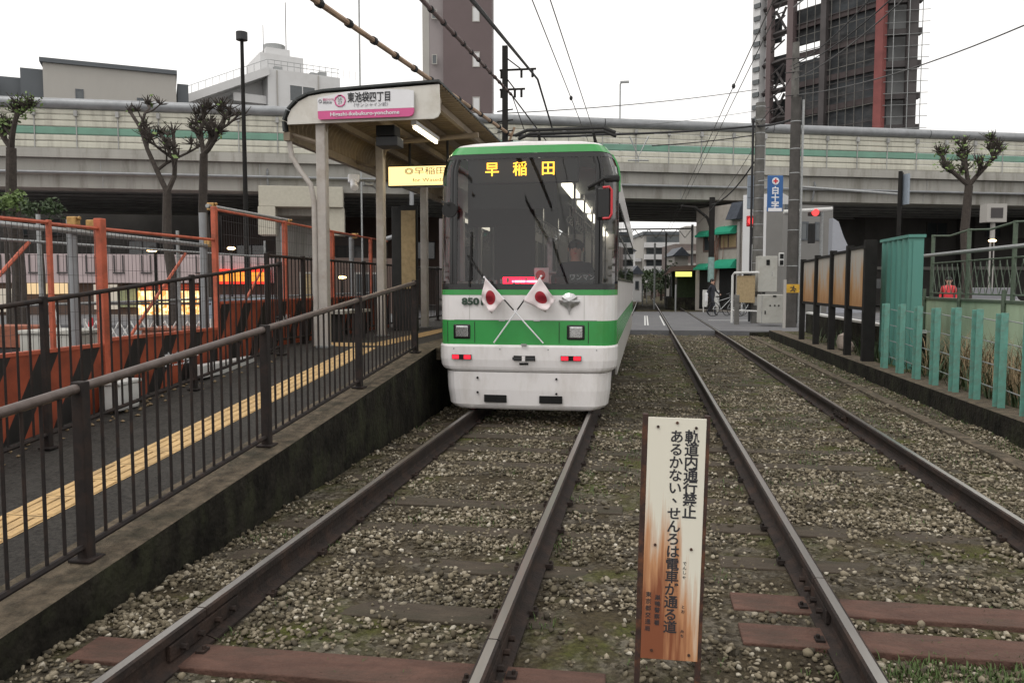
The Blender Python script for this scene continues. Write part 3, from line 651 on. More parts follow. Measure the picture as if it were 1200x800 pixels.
m_ = MB(); m_.tube([f.pt(7.2, 4, z1 + 2.9), f.pt(7.2, 4, z1 + 8)], .04, 5); m_.tube([f.pt(4.6, 3, z1 + 2), f.pt(4.6, 3, z1 + 5)], .03, 5); m_.build('aerial', M['poledark'], b)
for u, h_ in ((5.2, .6), (8.9, .5), (9.8, .7)): m_ = MB(); f.blk(m_, u, u + .8, 1.2, 1.8, z1 + .01, z1 + h_); m_.build('air_conditioner', M['galv'], b)
for u in (5.1, 9.3): m_ = MB(); m_.tube([f.pt(u, -.08, 0), f.pt(u, -.08, z1 - .1)], .06, 6); m_.build('downpipe', M['greywall'], b)
window(f, b, 6.3, 9.0, z1 - 3.0, z1 - 1.3); window(f, b, 9.6, 10.8, z1 - 3.0, z1 - 1.5)
f2 = Facade(f.pt(-2, 2.2, 0), f.pt(4.19, 2.2, 0)); window(f2, b, 3.0, 4.4, z1 - 4.9, z1 - 3.5); window(f2, b, 5.2, 6.0, z1 - 3.4, z1 - 2.2)

# dark brown tower
f = Facade(at(521, 330, 92), at(577, 330, 92)); b = root('tower_block', f.a, 'tall dark brown tower rising behind the station canopy', 'tower')
m_ = MB(); f.blk(m_, 0, f.L, 0, 9, 0, 52); m_.build('wall', M['brown_tower'], b)
m_ = MB(); f.blk(m_, -1.6, -.02, .5, 9, 0, 52); m_.build('side_shaft', mat('grey_brown_shaft', (.26, .23, .23), .8, var=.06, scale=.3), b)
m_ = MB(); f.blk(m_, -2.4, -1.62, .5, 5, 17, 52); m_.build('balcony_stack', M['greywall'], b)
for py in (40, 90, 10, 62 - 110, -60):
    z_ = zof(py, 557, 92) if False else None
for k, z_ in enumerate([21.2 + 5.0 * i for i in range(6)]): window(f, b, 3.3, 4.15, z_, z_ + 1.7, 'greywall', 'whitewall')
for k, z_ in enumerate([16.5 + 5 * i for i in range(7)]): window(f, b, -1.3, -.7, z_, z_ + 1.1, 'greywall')
f = Facade(at(578, 330, 90), at(590, 330, 90)); b = root('annex_block', f.a, 'narrow pale low block beside the brown tower', 'building')
m_ = MB(); m_.prism([(0, 0), (1.2, 0), (1.2, 17.5), (0, 21)], lambda u, v, t: f.pt(u, t, v), 0, 7); m_.build('wall', M['whitewall'], b)
window(f, b, .3, .9, 14.5, 16.2)

# tower under construction
pa, pb, pc = at(908, 330, 118), at(1020, 330, 106), at(1071, 330, 105)
f = Facade(pa, pb); g_ = Facade(pb, pc); b = root('construction_tower', f.a, 'high-rise under construction with dark netting, steel columns and one red column', 'construction site')
ZT = 62
m_ = MB(); f.blk(m_, 2.2, f.L + .3, 1.2, 2, 0, 33.5); f.blk(m_, f.L * .42, f.L + .3, 1.3, 2, 33.52, ZT); f.blk(m_, f.L * .1, f.L * .42 - .02, 1.5, 2, 36, 41); f.blk(m_, f.L * .1, f.L * .42 - .02, 1.4, 2, 46, ZT); m_.build('netting', M['net'], b)
m_ = MB(); g_.blk(m_, .3, g_.L, 2.2, 10, 0, ZT); m_.build('sheeted_bay', M['sheet'], b)
def col(F_, u, w_, mm, lab=None): m_ = MB(); F_.blk(m_, u - w_ / 2, u + w_ / 2, .2, 1.15, 0, ZT); m_.build('steel_column', M[mm], b, label=lab)
col(f, 1.4, 1.0, 'brown_tower'); col(f, f.L * .45, .85, 'steeldark'); col(f, f.L, 1.1, 'steelrust', 'red primed steel column'); col(g_, g_.L - 1.1, 1.3, 'steeldark'); col(f, -2.2, .8, 'brown_tower'); col(f, -4.2, .5, 'steeldark')
for k in range(11):
    z_ = 17.5 + k * 4.1
    m_ = MB(); f.blk(m_, 2.0, f.L - .8, .85, 1.19, z_, z_ + .8); m_.build('floor_beam', mat('netted_beam', (.055, .042, .042), .8, var=.4, scale=.5), b)
    m_ = MB(); g_.blk(m_, .8, g_.L + .1, .6, 1.58, z_ + .2, z_ + 1.0); m_.build('floor_slab', M['steeldark'], b)
for k in range(30):
    z_ = 13 + k * 1.5; m_ = MB(); m_.tube([g_.pt(.8, .1, z_), g_.pt(g_.L + .9, .1, z_)], .045, 4); m_.build('scaffold_ledger', M['galv'], b)
for k in range(24):
    z_ = 14 + k * 1.9 + random.uniform(-.2, .2); m_ = MB(); m_.tube([f.pt(1.6, .75, z_), f.pt(f.L - .6, .75, z_ + random.uniform(-.15, .15))], .06, 4); m_.build('scaffold_ledger', M['steeldark'] if k % 3 else M['polec'], b)
for k in range(9):
    u = 2.6 + k * (f.L - 3.6) / 9; m_ = MB(); m_.tube([f.pt(u, .7, 10), f.pt(u, .7, ZT)], .055, 4); m_.build('scaffold_standard', M['polec'], b)
for u in (1.9, 3.8, g_.L):
    m_ = MB(); m_.tube([g_.pt(u, .1, 10), g_.pt(u, .1, ZT)], .06, 5); m_.build('scaffold_standard', M['galv'], b)
q0, q1 = at(876, 330, 122), at(884, 330, 121); h_ = Facade(q0, q1)
m_ = MB(); h_.blk(m_, 0, h_.L, 0, 1.6, 0, ZT); m_.build('stair_core', M['whitewall'], b)
for k in range(26):
    z_ = 13 + k * 1.85; m_ = MB(); h_.blk(m_, .3, h_.L + .15, -.25, -.01, z_, z_ + .65); m_.build('core_opening', M['window'], b)
m_ = MB(); h_.blk(m_, h_.L + .1, h_.L + 3.3, 2.0, 2.4, 0, 29); h_.blk(m_, h_.L + .9, h_.L + 3.3, 2.0, 2.4, 31.5, 35.5); h_.blk(m_, h_.L + .1, h_.L + 2.2, 2.0, 2.4, 37.5, 41); h_.blk(m_, h_.L + .1, h_.L + 3.3, 2.0, 2.4, 43, ZT); m_.build('netting', M['net'], b)
for k in range(14):
    z_ = 28 + k * 2.3; m_ = MB(); m_.tube([h_.pt(h_.L + .2, 1, z_), h_.pt(h_.L + 2.4, .4, z_ + 1.9 * (1 if k % 2 else -.6))], .13, 5); m_.build('brace', M['steeldark'], b)
for k in range(12):
    z_ = 15 + k * 3.4; m_ = MB(); m_.tube([h_.pt(h_.L + 1.2, .4, z_), h_.pt(h_.L + 4.2, .2, z_ + 1.6)], .12, 5); m_.tube([h_.pt(h_.L + 1.2, .4, z_ + 2), h_.pt(h_.L + 4.2, .2, z_ + 2.2)], .1, 5); m_.build('brace', M['steeldark'], b)
for k in range(11):
    z_ = 17.8 + k * 4.1; m_ = MB(); a_, c_ = h_.pt(h_.L + .1, 1.0, z_), f.pt(1.0, .8, z_); m_.tube([a_, c_], .42, 4); m_.build('floor_beam', M['steeldark'], b)
    if k % 3 != 2: m_ = MB(); m_.tube([h_.pt(h_.L + 1.8, 1.4, z_ - 3.6), f.pt(.2, .9, z_ - .6)], .2, 5); m_.tube([h_.pt(h_.L + 1.8, 1.4, z_ - .6), f.pt(.2, .9, z_ - 3.6)], .2, 5); m_.build('brace', M['steeldark'], b)
for k in range(4):
    z_ = 42 + k * 1.0; m_ = MB(); m_.tube([f.pt(2.2, -.1, z_ - 1), f.pt(f.L * .45, -.1, z_ + .9)], .12, 5); m_.build('brace', M['galv'], b)

# buildings seen under and beyond the overpass
f = Facade(at(738, 330, 118), at(802, 330, 118)); b = root('apartment_slab', f.a, 'white balconied apartment block seen under the overpass', 'building')
zt = zof(275, 770, 118)
m_ = MB(); f.blk(m_, 2.2, f.L, 1.2, 12, 0, zt); f.blk(m_, -3, 2.18, 3, 12, 0, zt - 3.4); m_.build('wall', M['greywall'], b)
m_ = MB(); f.blk(m_, 2.0, f.L + .2, .8, 12.1, zt + .003, zt + .5); m_.build('roof', M['darkclad'], b)
for k in range(6):
    z_ = zt - 1.9 - k * 1.75
    if z_ < 1: continue
    m_ = MB(); f.blk(m_, 2.25, f.L, 0, 1.18, z_, z_ + .75); m_.build('balcony', M['whitewall'], b)
    m_ = MB(); f.blk(m_, 2.6, f.L - .3, 1.1, 1.19, z_ + .8, z_ + 1.7); m_.build('window_band', M['window'], b)
    m_ = MB(); f.blk(m_, -3, 2.1, 2.5, 2.98, z_ - 2, z_ - 1.5); m_.build('balcony', M['whitewall'], b)
f = Facade(at(803, 330, 104), at(830, 330, 104)); b = root('brick_flats', f.a, 'small dark brick flats right of the white apartment block under the overpass', 'building')
zt = zof(286, 815, 104); m_ = MB(); f.blk(m_, -1.4, f.L + 2, 0, 9, 0, zt); m_.build('wall', mat('dark_brick', (.16, .13, .12), .8, var=.2, scale=2), b)
for k in range(4):
    m_ = MB(); f.blk(m_, -1.3, f.L + 1, -.5, -.02, zt - 1.3 - k * 1.6, zt - .9 - k * 1.6); m_.build('balcony', M['greywall'], b)
m_ = MB(); f.blk(m_, .2, 1.8, 1, 5, zt, zt + 2.4); m_.build('roof_house', M['greywall'], b)

f = Facade(at(815, 330, 50), at(868, 330, 46)); b = root('cafe_house', f.a, 'pale corner house with green awnings beyond the level crossing', 'building')
m_ = MB(); f.blk(m_, 0, f.L, 0, 2.8, 0, 6.3); m_.build('wall', mat('cafe_wall', (.40, .365, .33), .8, var=.1, scale=.8, dirt=(.28, .24, .2), dirt_amt=.5), b)
m_ = MB(); m_.prism([(-.05, 6.35), (-.5, 5.35), (.35, 5.35), (.35, 6.35)], lambda n, z, u: f.pt(u, n, z), f.L * .80, f.L + .1); m_.build('roof', M['rooftile'], b)
def awning(f, b, u0, u1, z0, z1, out=.7):
    m_ = MB(); m_.prism([(.0, z0), (-out, z0), (-out, z0 + .12), (-out * .75, z1 - .25), (-out * .35, z1 - .05), (0, z1)], lambda n, z, u: f.pt(u, n, z), u0, u1); m_.build('awning', M['awning'], b, smooth=True)
L_ = f.L; window(f, b, .55 * L_, .92 * L_, 3.7, 4.6, 'brownwall', 'tan'); window(f, b, .18 * L_, .34 * L_, 3.6, 4.6, 'brownwall')
awning(f, b, .52 * L_, .90 * L_, 4.55, 5.05, .5); awning(f, b, .12 * L_, .36 * L_, 4.5, 4.9, .5)
m_ = MB(); f.blk(m_, .55 * L_, .9 * L_, -.02, .1, .1, 2.6); m_.build('door', M['void'], b); m_ = MB(); f.blk(m_, .1 * L_, .36 * L_, -.02, .1, .1, 2.5); m_.build('door', M['void'], b); awning(f, b, .52 * L_, .93 * L_, 2.55, 3.1, .5); awning(f, b, .1 * L_, .38 * L_, 2.5, 2.9, .5)
m_ = MB(); m_.tube([f.pt(f.L - .1, -.12, .1), f.pt(f.L - .1, -.12, 5.2)], .1, 8); m_.build('downpipe', M['greywall'], b)
m_ = MB()
for k in range(14):
    u = .48 * L_ + random.gauss(0, .25); z0_ = 1.2 + random.random() * .8; m_.tube([f.pt(.46 * L_, -.1, z0_), f.pt(u, -.12, z0_ + 1.3), f.pt(u + random.gauss(0, .2), -.12, z0_ + 2.2 + random.random())], .02, 4)
m_.build('climbing_stems', mat('vine_stem', (.2, .11, .08), .9), b)

f = Facade(at(869, 330, 45), at(915, 330, 44)); b = root('plaster_house', f.a, 'tall white plastered house between the awninged house and the utility poles', 'building')
m_ = MB(); f.blk(m_, 0, f.L, 0, 8, 0, 6.6); m_.build('wall', M['whitewall'], b); window(f, b, 1.6, 2.1, 3.2, 3.9, 'greywall')
m_ = MB(); f.blk(m_, .1, 2.0, -.03, .1, .1, 2.3); m_.build('door', M['void'], b)
f = Facade(at(916, 330, 43), at(974, 330, 44)); b = root('office_house', f.a, 'grey house with dark square windows behind the rusty panels', 'building')
m_ = MB(); f.blk(m_, 0, f.L, 0, 3, 0, 5.9); m_.build('wall', mat('dull_grey_wall', (.20, .195, .185), .8, var=.1, scale=.6), b)
for u in (1.1, 2.05): 
    for z_ in (1.9, 4.0): window(f, b, u, u + .52, z_, z_ + 1.0, 'darkclad')
for u in (.1,): window(f, b, u, u + .3, 5.4, 5.9, 'darkclad')
m_ = MB(); pts = [(-.0, 0), (1.9, 0), (1.9, 2.3), (1.4, 2.7), (.95, 3.3), (.6, 4.0), (.3, 4.8), (0, 5.0)]
f3 = Facade(at(974, 330, 41), at(1010, 330, 41)); bb_ = root('curved_gable_house', f3.a, 'pale wall with a concave curved roofline behind the rusty panels', 'building')
m_.prism(pts, lambda u, v, t: f3.pt(u, t, v), 0, .5); m_.build('wall', mat('pale_blue_wall', (.30, .31, .34), .8, var=.06), bb_)

# dark frontage filling the far side under the overpass
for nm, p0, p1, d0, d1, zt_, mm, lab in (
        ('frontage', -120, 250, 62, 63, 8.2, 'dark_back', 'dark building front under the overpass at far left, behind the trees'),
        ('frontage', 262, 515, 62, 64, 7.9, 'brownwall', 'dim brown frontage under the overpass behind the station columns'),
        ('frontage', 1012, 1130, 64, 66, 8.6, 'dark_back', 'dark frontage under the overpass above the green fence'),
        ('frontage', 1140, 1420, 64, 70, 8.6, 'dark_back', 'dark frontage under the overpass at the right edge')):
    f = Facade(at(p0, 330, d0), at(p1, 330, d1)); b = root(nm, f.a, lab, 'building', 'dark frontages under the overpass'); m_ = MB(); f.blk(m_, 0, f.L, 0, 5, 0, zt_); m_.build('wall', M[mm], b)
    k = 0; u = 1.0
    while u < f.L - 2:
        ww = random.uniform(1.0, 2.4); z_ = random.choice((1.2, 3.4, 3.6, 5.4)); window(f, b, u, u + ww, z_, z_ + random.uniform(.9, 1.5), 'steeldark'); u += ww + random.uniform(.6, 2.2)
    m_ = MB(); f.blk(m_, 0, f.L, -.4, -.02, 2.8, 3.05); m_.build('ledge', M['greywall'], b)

# long low shop on the left
f = Facade(at(-140, 330, 36.5), at(322, 330, 39.5)); sh = root('shop_row', f.a, 'long low pink-grey shop with lit windows across the street at left', 'shop')
L_ = f.L; s_ = L_ / 462.
def su(px): return (px + 140) * s_
m_ = MB(); f.blk(m_, 0, L_, 0, 6, 1.68, 3.05); m_.build('fascia', M['shopwall'], sh)
m_ = MB(); f.blk(m_, 0, L_, .9, 6, 0, 1.67); m_.build('wall', M['brownwall'], sh)
def shopwin(px0, px1, z0, z1, m, nm='lit_window', n0=.5): m_ = MB(); f.blk(m_, su(px0), su(px1), n0, .88, z0, z1); return m_.build(nm, m, sh)
shopwin(22, 62, 1.15, 1.66, emis('lit_shop_cream', (1, .72, .4), .8), n0=.1); shopwin(-60, 10, .3, 1.4, E_shopw); shopwin(96, 122, .4, 1.6, E_shopw); shopwin(124, 150, .5, 1.5, mat('shop_green_pane', (.3, .35, .2), .5))
for k in range(6):
    p = 152 + k * 12.2; shopwin(p, p + 11, .15, .68, E_shopy, 'display_case', -.1); shopwin(p, p + 11, .74, 1.28, E_shopy, 'display_case', -.1)
shopwin(152, 224, 1.34, 1.62, mat('shop_red_board', (.35, .06, .04), .6), 'header_board')
shopwin(236, 320, .2, 1.1, mat('shop_blue_grey', (.22, .25, .3), .5), 'shop_front')
m_ = MB(); f.blk(m_, su(236), su(243), -.25, .0, 1.68, 2.28); m_.build('sign_panel', E_signor, sh); m_ = MB(); f.blk(m_, su(243.2), su(249), -.25, 0, 1.68, 2.28); m_.build('sign_panel', emis('lit_green', (.15, .6, .1), .6), sh)
m_ = MB(); f.blk(m_, su(252), su(316), -.3, -.01, 1.62, 2.35); sg = m_.build('sign_panel', E_signred, sh, label='glowing red sign box')
for k in range(5):
    m_ = MB(); c = su(259 + k * 12); f.blk(m_, c - .25, c + .25, -.33, -.302, 1.75, 2.2); m_.build('sign_character', E_signor, sg)
for k in range(6):
    c = su(246 + k * 13); m_ = MB(); f.blk(m_, c - .1, c + .12, -.2, .48, .6, .95); m_.build('shop_light', E_shopw, sh)
for k in range(16):
    c = su(-100 + k * 33); m_ = MB(); f.blk(m_, c - .22, c - .17, -.06, -.01, 2.2, 3.0); f.blk(m_, c + .17, c + .22, -.06, -.01, 2.2, 3.0); f.blk(m_, c - .25, c + .25, -.06, -.01, 2.12, 2.19); m_.build('wall_bracket', M['steeldark'], sh)
f = Facade(at(326, 330, 38), at(470, 330, 40)); b = root('kiosk_wall', f.a, 'beige low wall building behind the shelter columns', 'building'); m_ = MB(); f.blk(m_, 0, f.L, 0, 5, 0, 2.9); m_.build('wall', M['brownwall'], b)
window(f, b, 1.0, 2.2, .8, 2.2, 'greywall', 'tan'); window(f, b, 3.6, 4.8, .8, 2.2, 'greywall')

# ================================================================== TREES
def leaves(name, clumps, n, sz, m, par):
    vs = []; fs = []
    for (c, r) in clumps:
        for _ in range(n):
            d = Vector((random.gauss(0, 1), random.gauss(0, 1), random.gauss(0, 1))).normalized() * r * random.random() ** .45; p = Vector(c) + d
            u = Vector((random.gauss(0, 1), random.gauss(0, 1), random.gauss(0, .6))).normalized(); v = u.cross(Vector((random.gauss(0, 1), random.gauss(0, 1), random.gauss(0, 1)))).normalized()
            s = sz * random.uniform(.5, 1.2); b = len(vs); vs += [p - u * s, p + v * s * .55, p + u * s, p - v * s * .55]; fs.append((b, b + 1, b + 2, b + 3))
    off = world_off(par); o = np_mesh(name, np.array([(v[0] - off.x, v[1] - off.y, v[2] - off.z) for v in vs]), np.array(fs), m); o.parent = par; return o
def pollard(loc, h_fork, limbs, label, leafy=0, r0=.22, leaf='leaf', lean=(0, 0), seed=1, sz=.09, sub=2):
    rs = random.getstate(); random.seed(seed)
    t = root('pollarded_tree', loc, label, 'tree', 'pollarded street trees'); loc = Vector(loc)
    top = loc + Vector((lean[0], lean[1], h_fork)); m_ = MB()
    m_.tube([loc, loc.lerp(top, .35) + Vector((.07, 0, 0)), loc.lerp(top, .7) - Vector((.08, 0, 0)), top], [r0 * 1.2, r0, r0 * .85, r0 * .75], 9)
    tips = []
    def grow(p, d, L, r, lv):
        pts = [p]; rr = [r]; q = Vector(p)
        for k in range(4):
            d = (d + Vector((random.gauss(0, .17), random.gauss(0, .17), random.gauss(.06, .12)))).normalized(); q = q + d * L / 4; pts.append(q.copy()); rr.append(r * (1 - .11 * (k + 1)))
            if lv > 0 and k in (0, 1, 2): grow(q, (d + Vector((random.gauss(0, .75), random.gauss(0, .5), random.gauss(.15, .3)))).normalized(), L * random.uniform(.22, .5), r * .62, lv - 1)
        rr[-1] = r * .62; m_.tube(pts, rr, 7); tips.append(q.copy()); m_.sphere(q, r * .95, 6)
        for _ in range(14): e = q + Vector((random.gauss(0, .12), random.gauss(0, .12), random.uniform(.02, .32))); m_.tube([q, e], [.02, .007], 4)
        m_.sphere(q + Vector((random.gauss(0, .03), 0, .03)), (rr[-1] * 1.5, rr[-1] * 1.4, rr[-1] * 1.2), 7)
    for (dx, dy, dz, L) in limbs: grow(top, Vector((dx, dy, dz)).normalized(), L, r0 * .50, sub)
    m_.build('trunk', M['bark'], t, smooth=True)
    if leafy: leaves('crown', [(q + Vector((0, 0, .06)), random.uniform(.14, .36)) for q in tips if random.random() < .8], leafy, sz, M[leaf], t)
    random.setstate(rs); return t
d = 22; p = at(20, 330, d); p.z = 0
pollard(p, 5.3, [(-.8, 0, .9, 1.1), (.7, .1, .9, 1.2)], 'street tree at the far left with fresh green leaf tufts', leafy=26, seed=4, r0=.17, sz=.07)
p = at(203, 330, d); p.z = 0
pollard(p, 4.1, [(-.45, 0, 1, 2.7), (.4, .1, 1, 1.9)], 'bare pollarded tree behind the orange fence, left of the tall lamp', leafy=1, seed=9, r0=.15, lean=(-.1, 0))
p = at(243, 330, d + 1); p.z = 0
pollard(p, 5.3, [(-.3, 0, 1, 1.5), (.5, .1, .9, 1.5), (.9, 0, .3, .9)], 'bare pollarded tree with stubby limbs just left of the tall lamp', leafy=1, seed=13, r0=.15)
p = at(1131, 330, 27); p.z = 0
pollard(p, 4.9, [(-1.0, 0, .75, 1.5), (.95, .1, .75, 1.5), (.0, .3, 1, 1.2)], 'pollarded tree with sparse leaf tufts in front of the overpass at right', leafy=9, seed=27, r0=.17, leaf='leaf', sz=.08)
for px, py, dd, r, lab, mm in ((45, 243, 20, .45, 'small rounded green shrub crown below the far left tree', 'leafdark'), (22, 236, 20.5, .35, 'small leafy shrub under the far left tree trunk', 'leaf'), (4, 240, 21, .5, 'dark leafy shrub at the left picture edge', 'leafdark')):
    p = at(px, py, dd); t = root('shrub_tree', (p.x, p.y, 0), lab, 'shrub', 'shrubs under the street trees'); m_ = MB(); m_.tube([(p.x, p.y, 0), (p.x + .05, p.y, p.z * .5), p], [.07, .06, .03], 6); m_.build('trunk', M['bark'], t)
    leaves('crown', [(p + Vector((random.gauss(0, r * .5), random.gauss(0, r * .4), random.gauss(0, r * .2))), r * .5) for _ in range(7)], 70, .06, M[mm], t)
# greenery along the far line
for i, (px, dd, h) in enumerate(((756, 95, 2.6), (764, 88, 3.2), (775, 80, 2.8), (786, 70, 3.4), (768, 100, 3.6), (744, 80, 2.4))):
    p = at(px, 330, dd); t = root('leafy_tree', (p.x, p.y, 0), 'small dark green tree beside the far track, ' + ['nearest the rails', 'behind the thin far posts', 'left of the lit far stop', 'next to the lit far stop', 'rising below the white apartments', 'close beside the tram side'][i], 'tree', 'trees along the far track')
    m_ = MB(); m_.tube([(p.x, p.y, 0), (p.x, p.y, h * .7)], [.16, .06], 6); m_.build('trunk', M['bark'], t)
    leaves('crown', [(Vector((p.x + random.gauss(0, .8), p.y + random.gauss(0, .6), h * random.uniform(.35, 1))), .55) for _ in range(9)], 60, .15, M['leafdark'], t)

# ================================================================== TRAM
TX, TY = -1.305, 8.7
tram = root('tram', (TX, TY, 0), 'white and green single-car tram with amber destination display standing at the platform', 'tram')
_h = [(.3, .004), (.6, .013), (.80, .022)] + [(.80 + .21 * math.sin(math.radians(a)) ** .9, .022 + .36 * (1 - math.cos(math.radians(a)))) for a in (15, 30, 45, 60, 76, 90)]
FO = [(-x, y) for x, y in reversed(_h)] + [(0, 0)] + _h
BACK = 12.4
def rake(z): return max(0, z - 1.5) * .055 + max(0, z - 3.0) * .25
def half(z):   # half width of the section at a height
    if z <= 2.78: return 1.01
    t = (z - 2.78) / .34; return 1.01 - .16 * min(t, 1) ** 2.0 - (max(0, t - 1) * 1.2)
def outline(z, out=0., w_=None):
    k = (w_ if w_ else half(z)) / 1.01
    pts = [(-1.01 * k - out, BACK)] + [(x * k + out * (x / 1.01), y - out + rake(z)) for x, y in FO] + [(1.01 * k + out, BACK)]
    return [(TX + x, TY + y, z) for x, y in pts]
def loft(zs, out=0., segs=None, ws=None, outs=None):
    m_ = MB(); R = [outline(z, outs[i] if outs else out, ws[i] if ws else None) for i, z in enumerate(zs)]; n = len(R[0])
    for i in range(len(zs) - 1):
        for j in (segs if segs is not None else range(n - 1)):
            m_.add([R[i][j], R[i][j + 1], R[i + 1][j + 1], R[i + 1][j]], [(0, 1, 2, 3)])
    return m_
FRONT = list(range(1, 19)); SIDE = [0, 19]
# lower body in its colour bands
body = loft([.90, .91, 1.18], out=0).build('green_band', M['green'], tram, smooth=True)
loft([1.18, 1.46], ).build('body', M['white'], tram, smooth=True)
loft([1.46, 1.52], .002, FRONT).build('green_trim', M['green'], tram, smooth=True)
loft([1.46, 1.62], 0, SIDE).build('side_panel', M['white'], tram)
# side walls above the belt: posts between the windows
m_ = MB()
for s in (-1, 1):
    x = TX + s * 1.01
    m_.bb(min(x, x - s * .05), max(x, x - s * .05), TY + .43, TY + BACK, 2.50, 2.72)
    for y in [TY + .46, TY + 1.25, TY + 2.35, TY + 3.45, TY + 4.7, TY + 5.9, TY + 7.1, TY + 8.3, TY + 9.5, TY + 10.7, TY + BACK - .05]: m_.bb(min(x, x - s * .05), max(x, x - s * .05), y - .05, y + .05, 1.62, 2.5)
m_.build('side_panel', M['white'], tram)
for s in (-1, 1):
    for k, (a, b) in enumerate([(.46, 1.25), (1.25, 2.35), (2.35, 3.45), (3.45, 4.7), (4.7, 5.9), (5.9, 7.1), (7.1, 8.3), (8.3, 9.5), (9.5, 10.7), (10.7, 12.35)]):
        x = TX + s * 1.008; m_ = MB(); m_.bb(x - .006, x + .006, TY + a + .052, TY + b - .052, 1.622, 2.498); w_ = m_.build('side_window', M['sideglass'], tram)
        m_ = MB()
        for (c0, c1, e0, e1) in ((a + .052, b - .052, 1.621, 1.66), (a + .052, b - .052, 2.46, 2.499), (a + .052, b - .052, 2.12, 2.15)): m_.bb(min(x + s * .008, x + s * .014), max(x + s * .008, x + s * .014), TY + c0, TY + c1, e0, e1)
        m_.build('window_frame', M['black'], w_)
loft([2.72, 2.80, 2.88, 2.96, 3.02], 0, SIDE).build('cant_panel', M['white'], tram)
loft([3.02, 3.05, 3.08, 3.105], .008, None).build('green_cornice', M['green'], tram, smooth=True)
# curved green line running down the front roof corners
m_ = MB()
for s in (-1, 1):
    m_.tube([(TX + s * half(z) * 1.0, TY + .40 + rake(z), z) for z in (2.62, 2.72, 2.8, 2.88, 2.96, 3.03)], .022, 6)
m_.build('corner_trim', M['green'], tram, smooth=True)
m_ = loft([3.105, 3.125, 3.14, 3.15, 3.155], 0, None, ws=[half(3.105), .84, .70, .4, .02]); m_.build('roof', M['white'], tram, smooth=True)
m_ = MB(); m_.add([(TX - 1.0, TY + BACK, .9), (TX + 1.0, TY + BACK, .9), (TX + 1.0, TY + BACK, 2.75), (TX + .75, TY + BACK, 3.1), (TX - .75, TY + BACK, 3.1), (TX - 1.0, TY + BACK, 2.75)], [(0, 1, 2, 3, 4, 5)]); m_.build('rear_wall', M['white'], tram)
m_ = MB(); m_.bb(TX - .62, TX + .62, TY + 3.2, TY + 6.0, 3.2, 3.46); m_.bb(TX - .6, TX + .6, TY + 7.2, TY + 9.2, 3.2, 3.42); m_.build('roof_unit', M['boxgrey'], tram, bevel=.05)
# black front surround and glass
fr = loft([1.521, 1.585], .003, FRONT); fr2 = loft([2.965, 3.018], .003, FRONT)
m_ = MB(); m_.v = fr.v + fr2.v; m_.f = fr.f + [tuple(i + len(fr.v) for i in f) for f in fr2.f]; m_.m = [0] * len(m_.f)
zz = [1.585, 2.0, 2.4, 2.72, 2.80, 2.88, 2.965]
for j in (1, 18):
    q = loft(zz, .003, [j]); k = len(m_.v); m_.v += q.v; m_.f += [tuple(i + k for i in f) for f in q.f]; m_.m += [0] * len(q.f)
for s in (-1, 1):          # pillars between windscreen and corner glass
    for x0, y0 in ((.79, .03), (.83, .045)):
        m_.tube([(TX + s * x0 * half(z) / 1.01, TY + y0 - .004 + rake(z), z) for z in zz], .026, 6)
m_.build('windscreen_surround', M['black'], tram, smooth=True)
loft(zz, -.001, [7, 8, 9, 10, 11, 12]).build('windscreen', M['glass'], tram, smooth=True)
loft(zz, -.001, [2, 3, 4, 5, 6]).build('corner_window', M['glass'], tram, smooth=True); loft(zz, -.001, [13, 14, 15, 16, 17]).build('corner_window', M['glass'], tram, smooth=True)
# bumper, skirt, side valance
m_ = loft([.595, .605, .63, .66, .74, .84, .885, .905, .912], 0, FRONT, ws=[.93, .965, .985, .995, 1.0, 1.0, 1.0, 1.0, .99], outs=[-.05, -.01, .006, .014, .022, .022, .022, .014, -.01])
m_.build('bumper', M['white'], tram, smooth=True)
m_ = loft([.18, .20, .23, .40, .60], 0, FRONT, ws=[.90, .92, .93, .945, .955], outs=[-.05, -.03, -.015, -.005, -.005]); m_.build('front_skirt', M['white'], tram, smooth=True)
m_ = MB()
for s in (-1, 1): m_.bb(TX + s * .99 - .01, TX + s * .99 + .01, TY + .7, TY + BACK, .52, .90)
m_.build('side_valance', M['greywall'], tram)
m_ = MB(); m_.bb(TX - .85, TX + .85, TY + .35, TY + .40, .25, .9); m_.bb(TX - .96, TX + .96, TY + .5, TY + BACK, .86, .895); m_.build('underframe', M['void'], tram)
for y in (2.6, 4.0, 8.6, 10.0):
    m_ = MB()
    for r in RAILS[:2]: m_.tube([(r - .05, TY + y, .48), (r + .06, TY + y, .48)], .33, 18)
    m_.tube([(RAILS[0], TY + y, .48), (RAILS[1], TY + y, .48)], .06, 8); m_.build('wheelset', M['void'], tram)
# slots, seams and fittings of the front
def fr_y(x, z=1.2, out=0): 
    ax = abs(x); p = [(a, b) for a, b in FO if a >= 0]
    for (a0, b0), (a1, b1) in zip(p, p[1:]):
        if a0 <= ax <= a1: return TY + b0 + (b1 - b0) * (ax - a0) / (a1 - a0) + rake(z) - out
    return TY
def front_box(m_, x0, x1, z0, z1, out, t=.012, mi=0):
    n = max(1, int((x1 - x0) / .12))
    for k in range(n):
        a, b = x0 + (x1 - x0) * k / n, x0 + (x1 - x0) * (k + 1) / n; ya, yb = fr_y(a, z0, out), fr_y(b, z0, out)
        m_.add([(TX + a, ya, z0), (TX + b, yb, z0), (TX + b, yb, z1), (TX + a, ya, z1), (TX + a, ya + t, z0), (TX + b, yb + t, z0), (TX + b, yb + t, z1), (TX + a, ya + t, z1)],
               [(0, 1, 2, 3), (5, 4, 7, 6), (3, 2, 6, 7), (4, 5, 1, 0), (0, 3, 7, 4), (1, 5, 6, 2)], mi)
